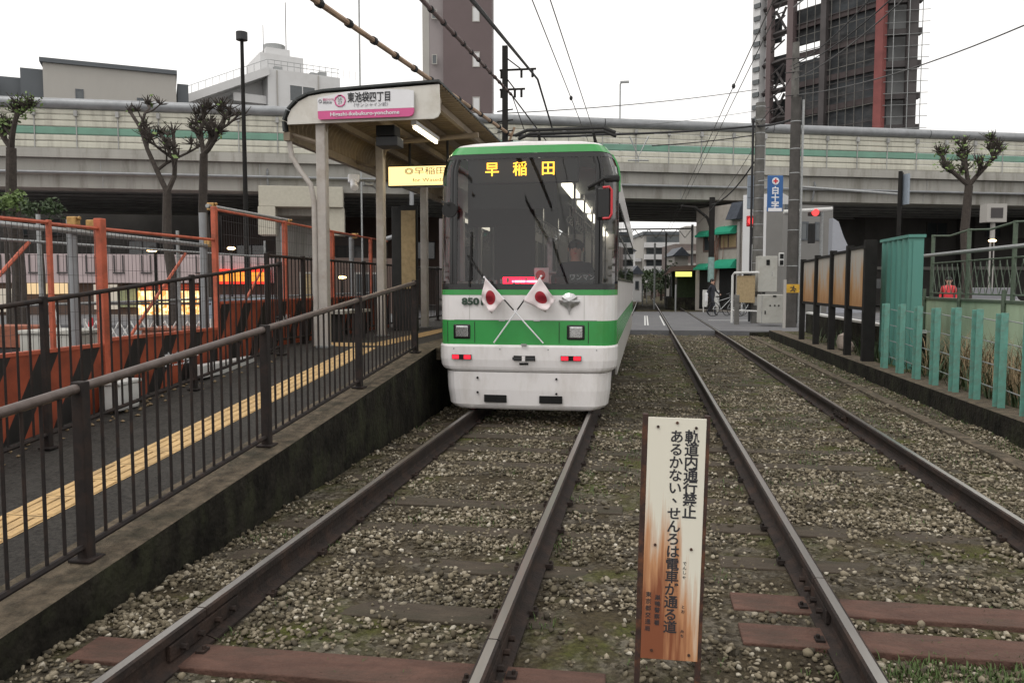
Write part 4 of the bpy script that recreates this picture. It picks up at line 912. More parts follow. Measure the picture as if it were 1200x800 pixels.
for x0 in (-.455, .17):
    m_ = MB(); front_box(m_, x0, x0 + .255, .262, .345, .010, .02); m_.build('skirt_slot', M['void'], tram, bevel=.004)
for x in (-.53, .36):
    for z in (.535, .37):
        m_ = MB(); m_.tube([(TX + x, fr_y(x, z, .012), z), (TX + x, fr_y(x, z, 0), z)], .013, 8); m_.build('bolt', M['void'], tram)
m_ = MB()
for x in (-.17, -.045, .08):
    pass
m_.tube([(TX - .115, TY - .002, .763), (TX + .125, TY - .002, .763)], .036, 10); cps = m_.build('coupler_slot', M['void'], tram)
m_ = MB(); front_box(m_, -.015, .02, .735, .79, .078, .03); m_.build('coupler_pin', M['white'], cps)
for x in (-.085, .06):
    m_ = MB(); front_box(m_, x - .035, x + .06, .748, .778, .082, .01); m_.build('socket_cover', M['interior_dark'], cps)
m_ = MB(); front_box(m_, -.05, .05, .690, .712, .03, .012); m_.build('hook_slot', M['void'], tram, bevel=.003)
m_ = MB(); front_box(m_, -.03, .035, .908, .925, .05, .03); m_.build('bumper_catch', M['chrome'], tram)
for z_ in (1.185,):
    m_ = MB(); front_box(m_, -.80, .80, z_ - .003, z_ + .001, .0025, .004); m_.build('panel_seam', M['inkgrey'], tram)
for x in (-.62, .66):
    m_ = MB(); front_box(m_, x - .002, x + .002, 1.19, 1.455, .0025, .004); m_.build('panel_seam', M['boxgrey'], tram)
for x in (-.80, -.27, .27, .80):
    m_ = MB(); m_.tube([(TX + x, fr_y(x, .8, .026), .86), (TX + x, fr_y(x, .8, .018), .86)], .008, 8); m_.build('screw', M['galv'], tram)
# access flaps round the headlights
for x in (-.77, .50):
    m_ = MB()
    for (a, b, c, d) in ((x - .115, x - .109, .93, 1.165), (x + .205, x + .211, .93, 1.165)): front_box(m_, a, b, c, d, .0035, .004)
    m_.build('flap_seam', M['rubber'], tram)
for x in (-.735, .545):
    m_ = MB(); front_box(m_, x - .075, x + .125, .968, 1.135, .012, .03); hl = m_.build('headlight', M['black'], tram, bevel=.02)
    m_ = MB(); front_box(m_, x - .045, x + .10, .99, 1.115, .018, .02); m_.build('lens', M['lens'], hl, bevel=.02)
for x in (-.71, .52):
    m_ = MB(); front_box(m_, x - .11, x + .115, .742, .795, .043, .02); tl = m_.build('tail_light', M['void'], tram)
    for a, b in ((x - .105, x - .027), (x + .03, x + .11)):
        m_ = MB(); front_box(m_, a, b, .746, .791, .05, .02); m_.build('lens', emis('tail_red', (1, .035, .06), 1.15), tl, bevel=.004)
text('fleet_number', '8501', .105, (TX - .575, TY - .001, 1.385), FACE_CAM, mat('number_green', (.03, .06, .04), .5), tram, bold=.004, sx=1.25, depth=.004)
for x in (-.25, .14):
    m_ = MB(); front_box(m_, x - .035, x + .035, 1.172, 1.185, .012, .012); m_.build('grab_tab', M['silver'], tram)
# ginkgo-leaf badge
m_ = MB(); pts = [(0, -.115), (.018, -.05), (.06, -.015), (.10, .0), (.115, .03), (.11, .05), (.075, .045), (.085, .085), (.045, .115), (0, .125), (-.045, .115), (-.085, .085), (-.075, .045), (-.11, .05), (-.115, .03), (-.10, 0), (-.06, -.015), (-.018, -.05)]
bx, bz = TX + .50, 1.36; yb = fr_y(.5, 1.3)
m_.v = [(bx, yb - .055, bz + .035)] + [(bx + u * .55, yb - .045, bz + .03 + (v - .03) * .55) for u, v in pts] + [(bx + u, yb - .018, bz + v) for u, v in pts] + [(bx + u, yb - .002, bz + v) for u, v in pts]; n = len(pts)
m_.f = [(0, 1 + i, 1 + (i + 1) % n) for i in range(n)]
for L0 in (1, 1 + n): m_.f += [(L0 + i, L0 + n + i, L0 + n + (i + 1) % n, L0 + (i + 1) % n) for i in range(n)]
m_.m = [0] * len(m_.f); m_.build('leaf_badge', M['silver'], tram)
# mirrors
m_ = MB(); m_.tube([(TX - 1.0, TY + .3, 2.53), (TX - .88, TY + .02, 2.46), (TX - .83, TY - .08, 2.46)], .012, 6); mr = m_.build('mirror', M['rubber'], tram)
m_ = MB(); m_.tube([(TX - .83, TY - .055, 2.40), (TX - .83, TY - .02, 2.40)], .085, 18); m_.build('mirror_shell', M['rubber'], mr, smooth=True)
m_ = MB(); m_.tube([(TX + .70, TY + .02, 2.62), (TX + .88, TY - .10, 2.70), (TX + 1.02, TY - .08, 2.70)], .018, 6); mr = m_.build('mirror', M['rubber'], tram)
m_ = MB(); m_.box((TX + .955, TY - .06, 2.70), (.16, .09, .07)); m_.build('mirror_joint', M['rubber'], mr, bevel=.02)
m_ = MB(); m_.box((TX + .87, TY - .10, 2.44), (.16, .05, .36), -.1); m_.build('mirror_shell', M['rubber'], mr, bevel=.035)
m_ = MB(); m_.box((TX + .87, TY - .128, 2.44), (.12, .012, .31), -.1); m_.build('mirror_glass', M['sideglass'], mr, bevel=.005)
pts = [(TX + .86, 2.60), (TX + .93, 2.605), (TX + .955, 2.57), (TX + .955, 2.32), (TX + .93, 2.28), (TX + .86, 2.275)]
m_ = MB(); m_.tube([(x, TY - .13, z) for x, z in pts], .014, 6); m_.build('mirror_rim', M['red'], mr)
# wipers
for (x0, z0, x1, z1, bx0, bz0, bx1, bz1) in ((-.62, 1.55, -.60, 2.1, -.60, 1.62, -.60, 2.16), (-.40, 1.57, -.62, 1.86, -.64, 1.90, -.44, 1.62)):
    m_ = MB(); m_.tube([(TX + x0, fr_y(x0, z0, .03), z0), (TX + x1, fr_y(x1, z1, .035), z1)], .009, 5); wp = m_.build('wiper', M['rubber'], tram)
    m_ = MB(); m_.tube([(TX + bx0, fr_y(bx0, bz0, .018), bz0), (TX + bx1, fr_y(bx1, bz1, .018), bz1)], .010, 5); m_.build('wiper_blade', M['rubber'], wp)
# destination display and sun screen behind the glass
m_ = MB(); m_.bb(TX - .66, TX + .58, TY + .14, TY + .24, 2.70, 2.97); dd = m_.build('destination_display', M['interior_dark'], tram, bevel=.01)
for ch_, x in (('早', -.385), ('稲', -.07), ('田', .245)):
    text('amber_character', ch_, .165, (TX + x, TY + .136, 2.845), FACE_CAM, E_led, dd, bold=.0015)
m_ = MB(); m_.bb(TX - .62, TX + .34, TY + .16, TY + .18, 2.42, 2.69); m_.build('sun_screen', mat('sun_screen', (.03, .03, .03), .8), tram)
m_ = MB(); m_.bb(TX - .26, TX + .14, TY + .10, TY + .16, 1.575, 1.66); bl = m_.build('brake_light_bar', E_red, tram, bevel=.01)
m_ = MB(); m_.bb(TX - .15, TX + .13, TY + .085, TY + .098, 1.60, 1.622); m_.build('lit_tube', E_redhot, bl)
m_ = MB(); m_.bb(TX + .10, TX + .26, TY + .085, TY + .09, 1.60, 1.76); nc = m_.build('notice_card', M['signwhite'], tram)
m_ = MB(); m_.tube([(TX + .17, TY + .083, 1.68), (TX + .17, TY + .0845, 1.68)], .055, 16); m_.build('notice_print', M['red'], nc)
m_ = MB(); m_.bb(TX + .49, TX + .77, TY + .10, TY + .11, 1.595, 1.70); nc = m_.build('notice_plate', M['black'], tram)
text('lettering', 'ワンマン', .072, (TX + .63, TY + .098, 1.652), FACE_CAM, M['signwhite'], nc, bold=.001)
m_ = MB()
for k in range(9): m_.box((TX - .9 + k * .07 + .35, TY + .10, 1.60 + .012 * (k % 3)), (.03, .03, .05))
m_.build('dash_clutter', M['galv'], tram)
# saloon
m_ = MB(); m_.bb(TX - .95, TX + .95, TY + .45, TY + BACK - .1, .896, .91); m_.build('saloon_floor', M['interior_dark'], tram)
m_ = MB(); m_.bb(TX - .72, TX + .72, TY + .6, TY + BACK - .1, 2.90, 2.93); m_.build('ceiling', M['interior'], tram)
for x in (.30,):
    for y0 in np.arange(1.6, 11.5, 2.4):
        m_ = MB(); m_.bb(TX + x - .06, TX + x + .06, TY + y0, TY + y0 + 1.5, 2.84, 2.895); m_.build('saloon_light', E_intl, tram)
for s in (-1, 1):
    for k in range(2):
        m_ = MB(); m_.bb(TX + s * .72 - .2, TX + s * .72 + .2, TY + 3.2 + k * 4.2, TY + 6.6 + k * 4.2, .95, 1.32); m_.bb(TX + s * .90 - .05, TX + s * .90 + .05, TY + 3.2 + k * 4.2, TY + 6.6 + k * 4.2, 1.32, 1.62); m_.build('bench_seat', mat('seat_cloth', (.10, .12, .22), .9, var=.3), tram, bevel=.03)
for x in (-.42, .42):
    for y in (1.5, 3.2, 5.0, 7.4, 9.6):
        m_ = MB(); m_.tube([(TX + x, TY + y, .92), (TX + x, TY + y, 2.9)], .017, 6); m_.build('grab_pole', M['chrome'], tram)
    m_ = MB(); m_.tube([(TX + x * .8, TY + 1.5, 2.6), (TX + x * .8, TY + 11, 2.6)], .014, 5); hr = m_.build('strap_rail', M['chrome'], tram)
    for k in range(22):
        y = TY + 1.8 + k * .42; m_ = MB(); m_.tube([(TX + x * .8, y, 2.6), (TX + x * .8, y, 2.46)], .008, 4)
        m_.tube([(TX + x * .8 + .045 * math.cos(a), y, 2.42 + .045 * math.sin(a)) for a in np.linspace(0, 2 * PI, 9)], .007, 4, caps=False); m_.build('hand_strap', M['whiteframe'], hr)
m_ = MB(); m_.bb(TX - .78, TX + .78, TY + .20, TY + .52, .92, 1.54); m_.bb(TX + .30, TX + .72, TY + .30, TY + .55, 1.54, 1.66); m_.build('console', M['interior_dark'], tram, bevel=.02)
m_ = MB(); m_.bb(TX - .58, TX - .06, TY + 1.30, TY + 1.34, .92, 2.3); m_.bb(TX - .92, TX - .06, TY + 1.30, TY + 1.34, 2.302, 2.85); m_.build('cab_partition', M['interior_dark'], tram)
m_ = MB(); m_.bb(TX + .12, TX + .20, TY + 1.05, TY + 1.25, .92, 2.15); m_.bb(TX + .04, TX + .74, TY + 1.02, TY + 1.05, 1.70, 1.74); m_.build('fare_box', M['galv'], tram, bevel=.02)
m_ = MB(); m_.bb(TX + .18, TX + .62, TY + .98, TY + 1.10, .92, 1.70); m_.build('driver_seat', M['interior_dark'], tram, bevel=.03)
# pantograph
m_ = MB(); PY_ = TY + 4.6
m_.tube([(TX - .35, PY_ - .2, 3.4), (TX - .5, PY_ + .9, 3.7), (TX - .45, PY_, 4.08)], .025, 6); pg = m_.build('pantograph', M['rubber'], tram); m_ = MB(); m_.tube([(TX + .35, PY_ - .2, 3.4), (TX + .5, PY_ + .9, 3.7), (TX + .45, PY_, 4.08)], .025, 6); m_.build('pantograph_arm', M['rubber'], pg)
m_ = MB()
for dy in (-.16, .16): m_.tube([(TX - .82, PY_ + dy, 4.02), (TX - .62, PY_ + dy, 4.10), (TX + .62, PY_ + dy, 4.10), (TX + .82, PY_ + dy, 4.02)], .03, 6)
m_.build('collector_head', M['rubber'], pg)

# two crossed flags on the tram's nose
def flag(x_top, x_bot, label, sgn):
    a = Vector((TX + x_bot, TY - .06, .935)); b = Vector((TX + x_top, TY - .10, 1.655 if sgn < 0 else 1.665))
    t = root('flag', a, label, 'flag', 'crossed flags on the tram')
    m_ = MB(); m_.tube([a, a.lerp(b, .5)], .0085, 6); m_.tube([a.lerp(b, .5), a.lerp(b, .66)], .0085, 6, mi=1); m_.tube([a.lerp(b, .66), b], .0085, 6); m_.sphere(b, .014, 8)
    m_.build('pole', [M['signwhite'], M['rubber']], t)
    # hanging cloth beside the pole
    u = (a - b).normalized(); n_u, n_v = 16, 12; L1, W1 = .31, .36; hang = Vector((sgn * -.62 if False else (-.30 if sgn < 0 else .30) * 1, 0, -.0))
    cl = MB(); ds = MB()
    def P(s, v):     # s along the pole, v away from it
        base = b + u * (.02 + s * L1)
        A_, B_ = (Vector((-.05, 0, -.23)), Vector((-.13, 0, -.15))) if sgn < 0 else (Vector((.17, 0, -.24)), Vector((.25, 0, -.12)))
        out = A_.lerp(B_, s) * v
        fold = .028 * math.sin(v * 8 + s * 4) * v + .016 * math.sin(s * 11 + v * 2) * v
        return base + out + Vector((0, -.012 + fold - .02 * v, 0))
    g_ = [[P(i / n_u, j / n_v) for j in range(n_v + 1)] for i in range(n_u + 1)]
    vs = [p for r in g_ for p in r]; cl.add(vs, [(i * (n_v + 1) + j, i * (n_v + 1) + j + 1, (i + 1) * (n_v + 1) + j + 1, (i + 1) * (n_v + 1) + j) for i in range(n_u) for j in range(n_v)])
    c = cl.build('cloth', mat('flag_cloth', (.66, .58, .58), .8, var=.06), t, smooth=True)
    so_ = c.modifiers.new('thick', 'SOLIDIFY'); so_.thickness = .003; so_.offset = 0
    k = 28; vs = [P(.5, .5) + Vector((0, -.004, 0))]; rings = 5
    for r in range(1, rings + 1):
        for q in range(k):
            w1 = .27 * r / rings; s_, v_ = .5 + w1 * .92 * math.cos(2 * PI * q / k), .5 + w1 * math.sin(2 * PI * q / k) * (1.25 if sgn < 0 else 1.0)
            vs.append(P(s_, v_) + Vector((0, -.005, 0)))
    fs = [(0, 1 + q, 1 + (q + 1) % k) for q in range(k)]
    for r in range(rings - 1): fs += [(1 + r * k + q, 1 + (r + 1) * k + q, 1 + (r + 1) * k + (q + 1) % k, 1 + r * k + (q + 1) % k) for q in range(k)]
    ds.add(vs, fs); ds.build('red_disc', mat('flag_red', (.30, .018, .03), .8, var=.08), c, smooth=True)
    return t
flag(-.43, .22, 'small white flag with red disc, the left one of the crossed pair on the tram', -1)
flag(.20, -.33, 'small white flag with red disc, the right one of the crossed pair on the tram', 1)

# ------------------------------------------------------------------ people
def person(loc, rz, pose, label, top='cloth_dark', legs='cloth_dark', h=1.7, group=None):
    """one continuous skinned body; hair is a child"""
    me = bpy.data.meshes.new('person'); k = h / 1.7
    J = {'pelvis': (0, 0, .92), 'waist': (0, .0, 1.08), 'chest': (0, .0, 1.28), 'neck': (0, 0, 1.44), 'chin': (0, -.01, 1.51), 'head': (0, -.01, 1.60), 'crown': (0, 0, 1.66)}
    for s, n in ((-1, 'l'), (1, 'r')):
        J['sh' + n] = (s * .17, 0, 1.38); J['el' + n] = (s * .23, .02, 1.12); J['wr' + n] = (s * .24, -.06, .90); J['ha' + n] = (s * .24, -.09, .80)
        J['hip' + n] = (s * .09, 0, .88); J['kn' + n] = (s * .10, -.02, .50); J['an' + n] = (s * .10, .02, .09); J['to' + n] = (s * .11, -.14, .04)
    if pose == 'walk':
        J['knl'] = (-.10, -.16, .52); J['anl'] = (-.10, -.20, .10); J['tol'] = (-.10, -.34, .05); J['knr'] = (.10, .06, .50); J['anr'] = (.10, .30, .16); J['tor'] = (.10, .18, .04)
        J['ell'] = (-.24, .12, 1.14); J['wrl'] = (-.24, .12, .92); J['elr'] = (.24, -.08, 1.14); J['wrr'] = (.22, -.26, 1.0); J['har'] = (.22, -.33, .96); J['hal'] = (-.24, .11, .83)
    if pose == 'drive':
        for s, n in ((-1, 'l'), (1, 'r')): J['el' + n] = (s * .24, -.10, 1.14); J['wr' + n] = (s * .17, -.32, 1.10); J['ha' + n] = (s * .15, -.40, 1.10)
    R_ = {'pelvis': .13, 'waist': .125, 'chest': .145, 'neck': .055, 'chin': .07, 'head': .093, 'crown': .06}
    for n in 'lr': R_.update({'sh' + n: .065, 'el' + n: .045, 'wr' + n: .032, 'ha' + n: .04, 'hip' + n: .088, 'kn' + n: .058, 'an' + n: .042, 'to' + n: .035})
    names = list(J); idx = {n: i for i, n in enumerate(names)}
    E_ = [('pelvis', 'waist'), ('waist', 'chest'), ('chest', 'neck'), ('neck', 'chin'), ('chin', 'head'), ('head', 'crown')]
    for n in 'lr': E_ += [('chest', 'sh' + n), ('sh' + n, 'el' + n), ('el' + n, 'wr' + n), ('wr' + n, 'ha' + n), ('pelvis', 'hip' + n), ('hip' + n, 'kn' + n), ('kn' + n, 'an' + n), ('an' + n, 'to' + n)]
    me.from_pydata([tuple(c * k for c in J[n]) for n in names], [(idx[a], idx[b]) for a, b in E_], [])
    o = bpy.data.objects.new('person', me); C.objects.link(o)
    sk = o.modifiers.new('skin', 'SKIN'); o.modifiers.new('sub', 'SUBSURF').levels = 1
    for i, n in enumerate(names):
        v = me.skin_vertices[0].data[i]; v.radius = (R_[n] * k * (1.15 if n in ('pelvis', 'waist', 'chest') else 1), R_[n] * k * (.8 if n in ('pelvis', 'waist', 'chest') else 1)); v.use_root = (n == 'pelvis')
    bpy.context.view_layer.update()
    nm = bpy.data.meshes.new_from_object(o.evaluated_get(bpy.context.evaluated_depsgraph_get())); bpy.data.objects.remove(o)
    nm.materials.clear()
    for q in (top, legs, 'skin', 'rubber'): nm.materials.append(M[q])
    for p in nm.polygons:
        c = p.center; z = c.z / k; p.use_smooth = True
        p.material_index = 2 if z > 1.45 else (1 if z < .93 and abs(c.x) < .19 * k else 0)
        if z < .08: p.material_index = 3
        for n in 'lr':
            if (c - Vector(J['ha' + n]) * k).length < .075 * k: p.material_index = 2
    o = bpy.data.objects.new('person', nm); C.objects.link(o); o.location = loc; o.rotation_euler = (0, 0, rz); tag(o, label, 'person', group)
    def kid(name, mb, m):
        x = bpy.data.meshes.new(name); x.from_pydata(mb.v, [], mb.f); x.materials.append(m); x.polygons.foreach_set('use_smooth', [True] * len(mb.f)); q = bpy.data.objects.new(name, x); C.objects.link(q); q.parent = o
    m_ = MB(); m_.sphere((0, .02 * k, 1.63 * k), (.10 * k, .105 * k, .095 * k), 12); kid('hair', m_, M['hair'])
    m_ = MB(); m_.sphere((0, -.105 * k, 1.585 * k), (.014 * k, .02 * k, .022 * k), 6); kid('nose', m_, M['skin'])
    for s in (-1, 1): m_ = MB(); m_.sphere((s * .034 * k, -.095 * k, 1.605 * k), (.013 * k, .008 * k, .007 * k), 6); kid('eye', m_, M['ink'])
    for s in (-1, 1): m_ = MB(); m_.sphere((s * .093 * k, .0, 1.595 * k), (.012 * k, .02 * k, .03 * k), 6); kid('ear', m_, M['skin'])
    m_ = MB(); m_.sphere((0, -.09 * k, 1.545 * k), (.022 * k, .01 * k, .006 * k), 6); kid('mouth', m_, M['red'])
    return o
person((TX + .50, TY + .80, .47 + .0), 0, 'drive', 'driver in dark uniform at the controls behind the tram windscreen', h=1.62)
p = at(835, 330, 37); person((p.x, p.y, .142), math.radians(60), 'walk', 'pedestrian in dark clothes walking past the shuttered corner house beyond the crossing', top='cloth_dark')
bag = MB(); bag.box((p.x - .28, p.y - .15, 1.0), (.12, .3, .42)); one('bag', bag, M['cloth_white'], 'white bag carried by the pedestrian beyond the crossing', 'bag', bevel=.03)

def bicycle(loc, rz, label):
    t = root('bicycle', loc, label, 'bicycle', 'bicycles parked beyond the crossing'); x0, y0, z0 = loc
    def W(u, z, v=0): return (x0 + u * math.cos(rz) - v * math.sin(rz), y0 + u * math.sin(rz) + v * math.cos(rz), z0 + z)
    for u in (-.52, .52):
        m_ = MB(); m_.tube([W(u + .32 * math.cos(a), .33 + .32 * math.sin(a)) for a in np.linspace(0, 2 * PI, 19)], .016, 5, caps=False)
        for q in range(6): a = q * PI / 6; m_.tube([W(u - .31 * math.cos(a), .33 - .31 * math.sin(a)), W(u + .31 * math.cos(a), .33 + .31 * math.sin(a))], .004, 3)
        m_.build('wheel', M['rubber'], t)
    m_ = MB()
    for a, b in (((-.52, .33), (-.12, .32)), ((-.12, .32), (-.28, .85)), ((-.52, .33), (-.24, .72)), ((-.12, .32), (.36, .78)), ((-.24, .7), (.34, .86)), ((.33, .98), (.52, .33))): m_.tube([W(*a), W(*b)], .018, 5)
    m_.build('frame', M['galv'], t)
    m_ = MB(); m_.tube([W(.30, 1.02, -.27), W(.36, 1.05, -.1), W(.36, 1.05, .1), W(.30, 1.02, .27)], .014, 5); m_.build('handlebar', M['chrome'], t)
    m_ = MB(); m_.sphere(W(-.28, .90), (.12, .08, .035), 8); m_.build('saddle', M['rubber'], t)
    m_ = MB(); m_.box(W(.52, .90), (.28, .3, .2), rz); m_.build('basket', M['steeldark'], t)
for i, (px, d, a, l) in enumerate(((848, 36.5, .4, 'bicycle with front basket nearest the walking pedestrian'), (862, 37.5, .7, 'middle bicycle parked behind the white-framed noticeboard'), (876, 36.6, .9, 'bicycle parked nearest the utility pole beyond the crossing'))):
    p = at(px, 330, d); bicycle((p.x, p.y, .142), a, l)

# ================================================================== PLATFORM FENCES
def ramp_fence(name, x, ypost, zt, zb, label, r_top, mtop, post_w=.06, post_over=.03, rough=.12, base=0):
    t = root(name, (x, ypost[0], pz(ypost[0])), label, 'fence')
    for y in ypost:
        m_ = MB(); m_.bb(x - post_w / 2, x + post_w / 2, y - post_w / 2, y + post_w / 2, pz(y) - .02 - base, zt(y) + post_over); m_.box((x, y, pz(y) + .012 - base), (post_w + .06, post_w + .06, .016)); m_.build('post', M['fence'], t, bevel=.006)
    for a, b in zip(ypost, ypost[1:]):
        a_, b_ = a + post_w / 2, b - post_w / 2
        m_ = MB(); m_.tube([(x, a_, zt(a_)), (x, b_, zt(b_))], r_top, 10); m_.build('handrail', M[mtop], t, smooth=True)
        m_ = MB(); m_.tube([(x, a_, zb(a_)), (x, b_, zb(b_))], .016, 6)
        n = int((b_ - a_) / rough)
        for k in range(1, n + 1):
            y = a_ + (b_ - a_) * k / (n + 1); m_.tube([(x, y, zb(y)), (x, y, zt(y) - r_top * .6)], .0085, 6)
        m_.build('bar_panel', M['fence'], t, smooth=True)
    return t
NF = [-.38, 1.51, 3.4, 5.29, 7.18, 9.07]
ramp_fence('railing', -2.66, NF, lambda y: pz(y) + .845 - .015 * max(0, y - 5) / 4, lambda y: pz(y) + .075, 'brown barred railing along the track side of the ramp', .024, 'handrail', base=.0)
RF = [.9, 2.8, 5.05, 6.95, 8.8]
ramp_fence('railing', -4.22, RF, lambda y: pz(y) + 1.07, lambda y: pz(y) + .11, 'tall dark barred railing up the far side of the ramp, before the orange fence', .018, 'fence', post_w=.045)
RF2 = [8.88, 9.9, 12.2, 14.5, 16.8, 19.1, 21.4, 23.7]
ramp_fence('railing', -4.42, RF2, lambda y: 1.92, lambda y: .90, 'dark barred railing at the back of the station platform', .018, 'fence', post_w=.05)

# ================================================================== STATION CANOPY
st = root('station_canopy', (-3.92, 9.3, .8), 'curved-edge station canopy on cream posts with corrugated underside over the platform', 'canopy')
CY0, CY1 = 9.32, 23.5
prof = [(-4.32, 3.44), (-4.33, 3.56), (-4.28, 3.68), (-4.18, 3.78), (-4.04, 3.845), (-3.85, 3.875), (-3.4, 3.895), (-2.9, 3.915), (-2.40, 3.93)]
ny = int((CY1 - CY0) / .0275); PR = []
for i in range(ny + 1):
    y = CY0 + (CY1 - CY0) * i / ny; off = .02 * math.sin(2 * PI * y / .125)
    for k, (x, z) in enumerate(prof):
        a, b = prof[max(k - 1, 0)], prof[min(k + 1, len(prof) - 1)]; nx_, nz_ = -(b[1] - a[1]), (b[0] - a[0]); l = math.hypot(nx_, nz_); PR.append((x + nx_ / l * off, y, z + nz_ / l * off))
kk = len(prof); Q = np.array([(i * kk + j, i * kk + j + 1, (i + 1) * kk + j + 1, (i + 1) * kk + j) for i in range(ny) for j in range(kk - 1)])
o = np_mesh('corrugated_roof', np.array(PR) - np.array(world_off(st)), Q, M['canopy']); o.parent = st
m_ = MB()
for (x0, z0), (x1, z1_) in zip(prof, prof[1:]):
    dx, dz = x1 - x0, z1_ - z0; l = math.hypot(dx, dz); nx_, nz_ = -dz / l, dx / l
    e = [(x0 + nx_ * .02, z0 + nz_ * .02), (x1 + nx_ * .02, z1_ + nz_ * .02), (x1 + nx_ * .045, z1_ + nz_ * .045), (x0 + nx_ * .045, z0 + nz_ * .045)]
    m_.prism(e, lambda u, v, t: (u, t, v), CY0 - .06, CY1 + .05)
m_.build('outer_skin', M['canopy_top'], st)
fp = [(-4.315, 3.52), (-4.31, 3.60), (-4.26, 3.70), (-4.16, 3.79), (-4.03, 3.848), (-3.85, 3.872), (-2.41, 3.925), (-2.40, 3.60), (-2.43, 3.55), (-2.48, 3.53)]
m_ = MB(); m_.prism(list(reversed(fp)), lambda u, v, t: (u, t, v), CY0 - .035, CY0 - .005); m_.build('end_fascia', M['fascia'], st)
m_ = MB(); m_.bb(-4.37, -4.29, CY0 - .03, CY1, 3.33, 3.43); m_.build('gutter', M['beam'], st)
for x, z in ((-4.05, 3.72), (-3.55, 3.81), (-3.05, 3.83), (-2.62, 3.845)):
    m_ = MB(); m_.bb(x - .03, x + .03, CY0 + .02, CY1, z - .04, z + .04); m_.build('purlin', M['beam'], st)
for y in (9.40, 11.6, 14.0, 16.4, 18.8, 21.2, 23.2):
    m_ = MB(); m_.bb(-3.98, -3.86, y - .06, y + .06, .8, 3.70); cpp = m_.build('column', M['cream'], st, bevel=.012)
    m_ = MB(); m_.bb(-4.01, -3.83, y - .09, y + .09, .795, .82); m_.build('base_plate', M['galv'], cpp)
    m_ = MB(); m_.tube([(-3.93, y, 3.35), (-3.85, y, 3.58), (-3.65, y, 3.70), (-3.2, y, 3.72), (-2.42, y, 3.76)], .04, 8); m_.tube([(-3.94, y, 3.3), (-4.32, y, 3.42)], .03, 6); m_.build('rafter', M['beam'], st, smooth=True)
m_ = MB(); m_.tube([(-4.33, 9.36, 3.36), (-4.30, 9.36, 3.15), (-4.20, 9.36, 2.98), (-4.05, 9.34, 2.80), (-4.01, 9.34, 2.6), (-4.01, 9.34, .82)], .032, 10); m_.build('downpipe', M['cream'], st, smooth=True)
m_ = MB(); m_.bb(-3.30, -3.06, 9.6, 9.85, 3.41, 3.54); m_.build('equipment_box', M['void'], st, bevel=.01)
m_ = MB(); m_.bb(-3.31, -3.03, 9.62, 9.88, 3.29, 3.405); m_.build('equipment_box', M['interior_dark'], st, bevel=.01)
def tube_lamp(y0):
    t = root('tube_lamp', (-3.02, y0, 3.6), 'fluorescent tube lamp under the station canopy, ' + ('nearest the station name sign' if y0 < 11 else 'farther down the platform'), 'lamp', 'tube lamps under the canopy')
    m_ = MB(); m_.bb(-3.06, -2.98, y0, y0 + 1.2, 3.67, 3.73); m_.build('fitting', M['signwhite'], t, bevel=.008)
    m_ = MB(); m_.tube([(-3.02, y0 + .04, 3.645), (-3.02, y0 + 1.16, 3.645)], .022, 8); m_.build('tube', E_tube, t)
for y0 in (10.3, 12.9): tube_lamp(y0)
pl_ = bpy.data.lights.new('tube_light', 'AREA'); pl_.energy = 9; pl_.color = (1, .83, .55); pl_.shape = 'RECTANGLE'; pl_.size = .06; pl_.size_y = 1.1
po = bpy.data.objects.new('tube_light', pl_); C.objects.link(po); po.location = (-3.02, 10.9, 3.61)

# station name board
sb = root('station_name_sign', (-3.3, 9.24, 3.7), 'white and pink station name board on the end of the canopy', 'sign')
SX0, SX1, SZ0, SZ1 = -3.90, -2.705, 3.555, 3.865
top = [(SX1, SZ0 + .10), (SX1, SZ1 - .015), (SX1 - .06, SZ1 + .0), (SX1 - .45, SZ1 + .02), (SX0 + .35, SZ1 + .005), (SX0, SZ1 - .055), (SX0, SZ0 + .10)]
m_ = MB(); m_.prism(top, lambda u, v, t: (u, t, v), 9.235, 9.265); m_.build('board', M['signwhite'], sb)
botp = [(SX1, SZ0 + .098), (SX0, SZ0 + .098), (SX0 + .005, SZ0 + .012), (SX0 + .02, SZ0), (SX1 - .06, SZ0), (SX1 - .02, SZ0 + .015), (SX1, SZ0 + .05)]
m_ = MB(); m_.prism(botp, lambda u, v, t: (u, t, v), 9.235, 9.265); m_.build('pink_band', M['pink'], sb)
text('lettering', '東池袋四丁目', .125, (-3.25, 9.23, 3.79), FACE_CAM, M['ink'], sb, bold=.002, width=.53)
text('lettering', '（サンシャイン前）', .05, (-3.23, 9.23, 3.705), FACE_CAM, M['inkgrey'], sb, width=.42)
text('lettering', 'Higashi-ikebukuro-yonchome', .062, (-3.31, 9.23, 3.607), FACE_CAM, M['signwhite'], sb, bold=.0012, width=.86)
text('lettering', '東京さくらトラム', .03, (-3.76, 9.23, 3.785), FACE_CAM, M['pink'], sb, width=.14); text('lettering', '都電荒川線', .03, (-3.775, 9.23, 3.75), FACE_CAM, M['inkgrey'], sb, width=.11)
m_ = MB(); m_.tube([(-3.865 + .018 * math.cos(a), 9.23, 3.77 + .018 * math.sin(a)) for a in np.linspace(0, 2 * PI, 13)], .004, 4); m_.build('operator_mark', M['inkgrey'], sb)
pent = [(-3.615 + .066 * math.cos(PI / 2 + 2 * PI * k / 5 + q), 3.765 + .066 * math.sin(PI / 2 + 2 * PI * k / 5 + q)) for k in range(5) for q in (-.28, .28)]
m_ = MB(); m_.tube([(x, 9.232, z) for x, z in pent + pent[:2]], .009, 5); m_.build('route_emblem', M['pink'], sb)
text('route_code', 'SA', .05, (-3.615, 9.23, 3.785), FACE_CAM, M['inkgrey'], sb); text('route_code', '27', .055, (-3.615, 9.23, 3.742), FACE_CAM, M['inkgrey'], sb)

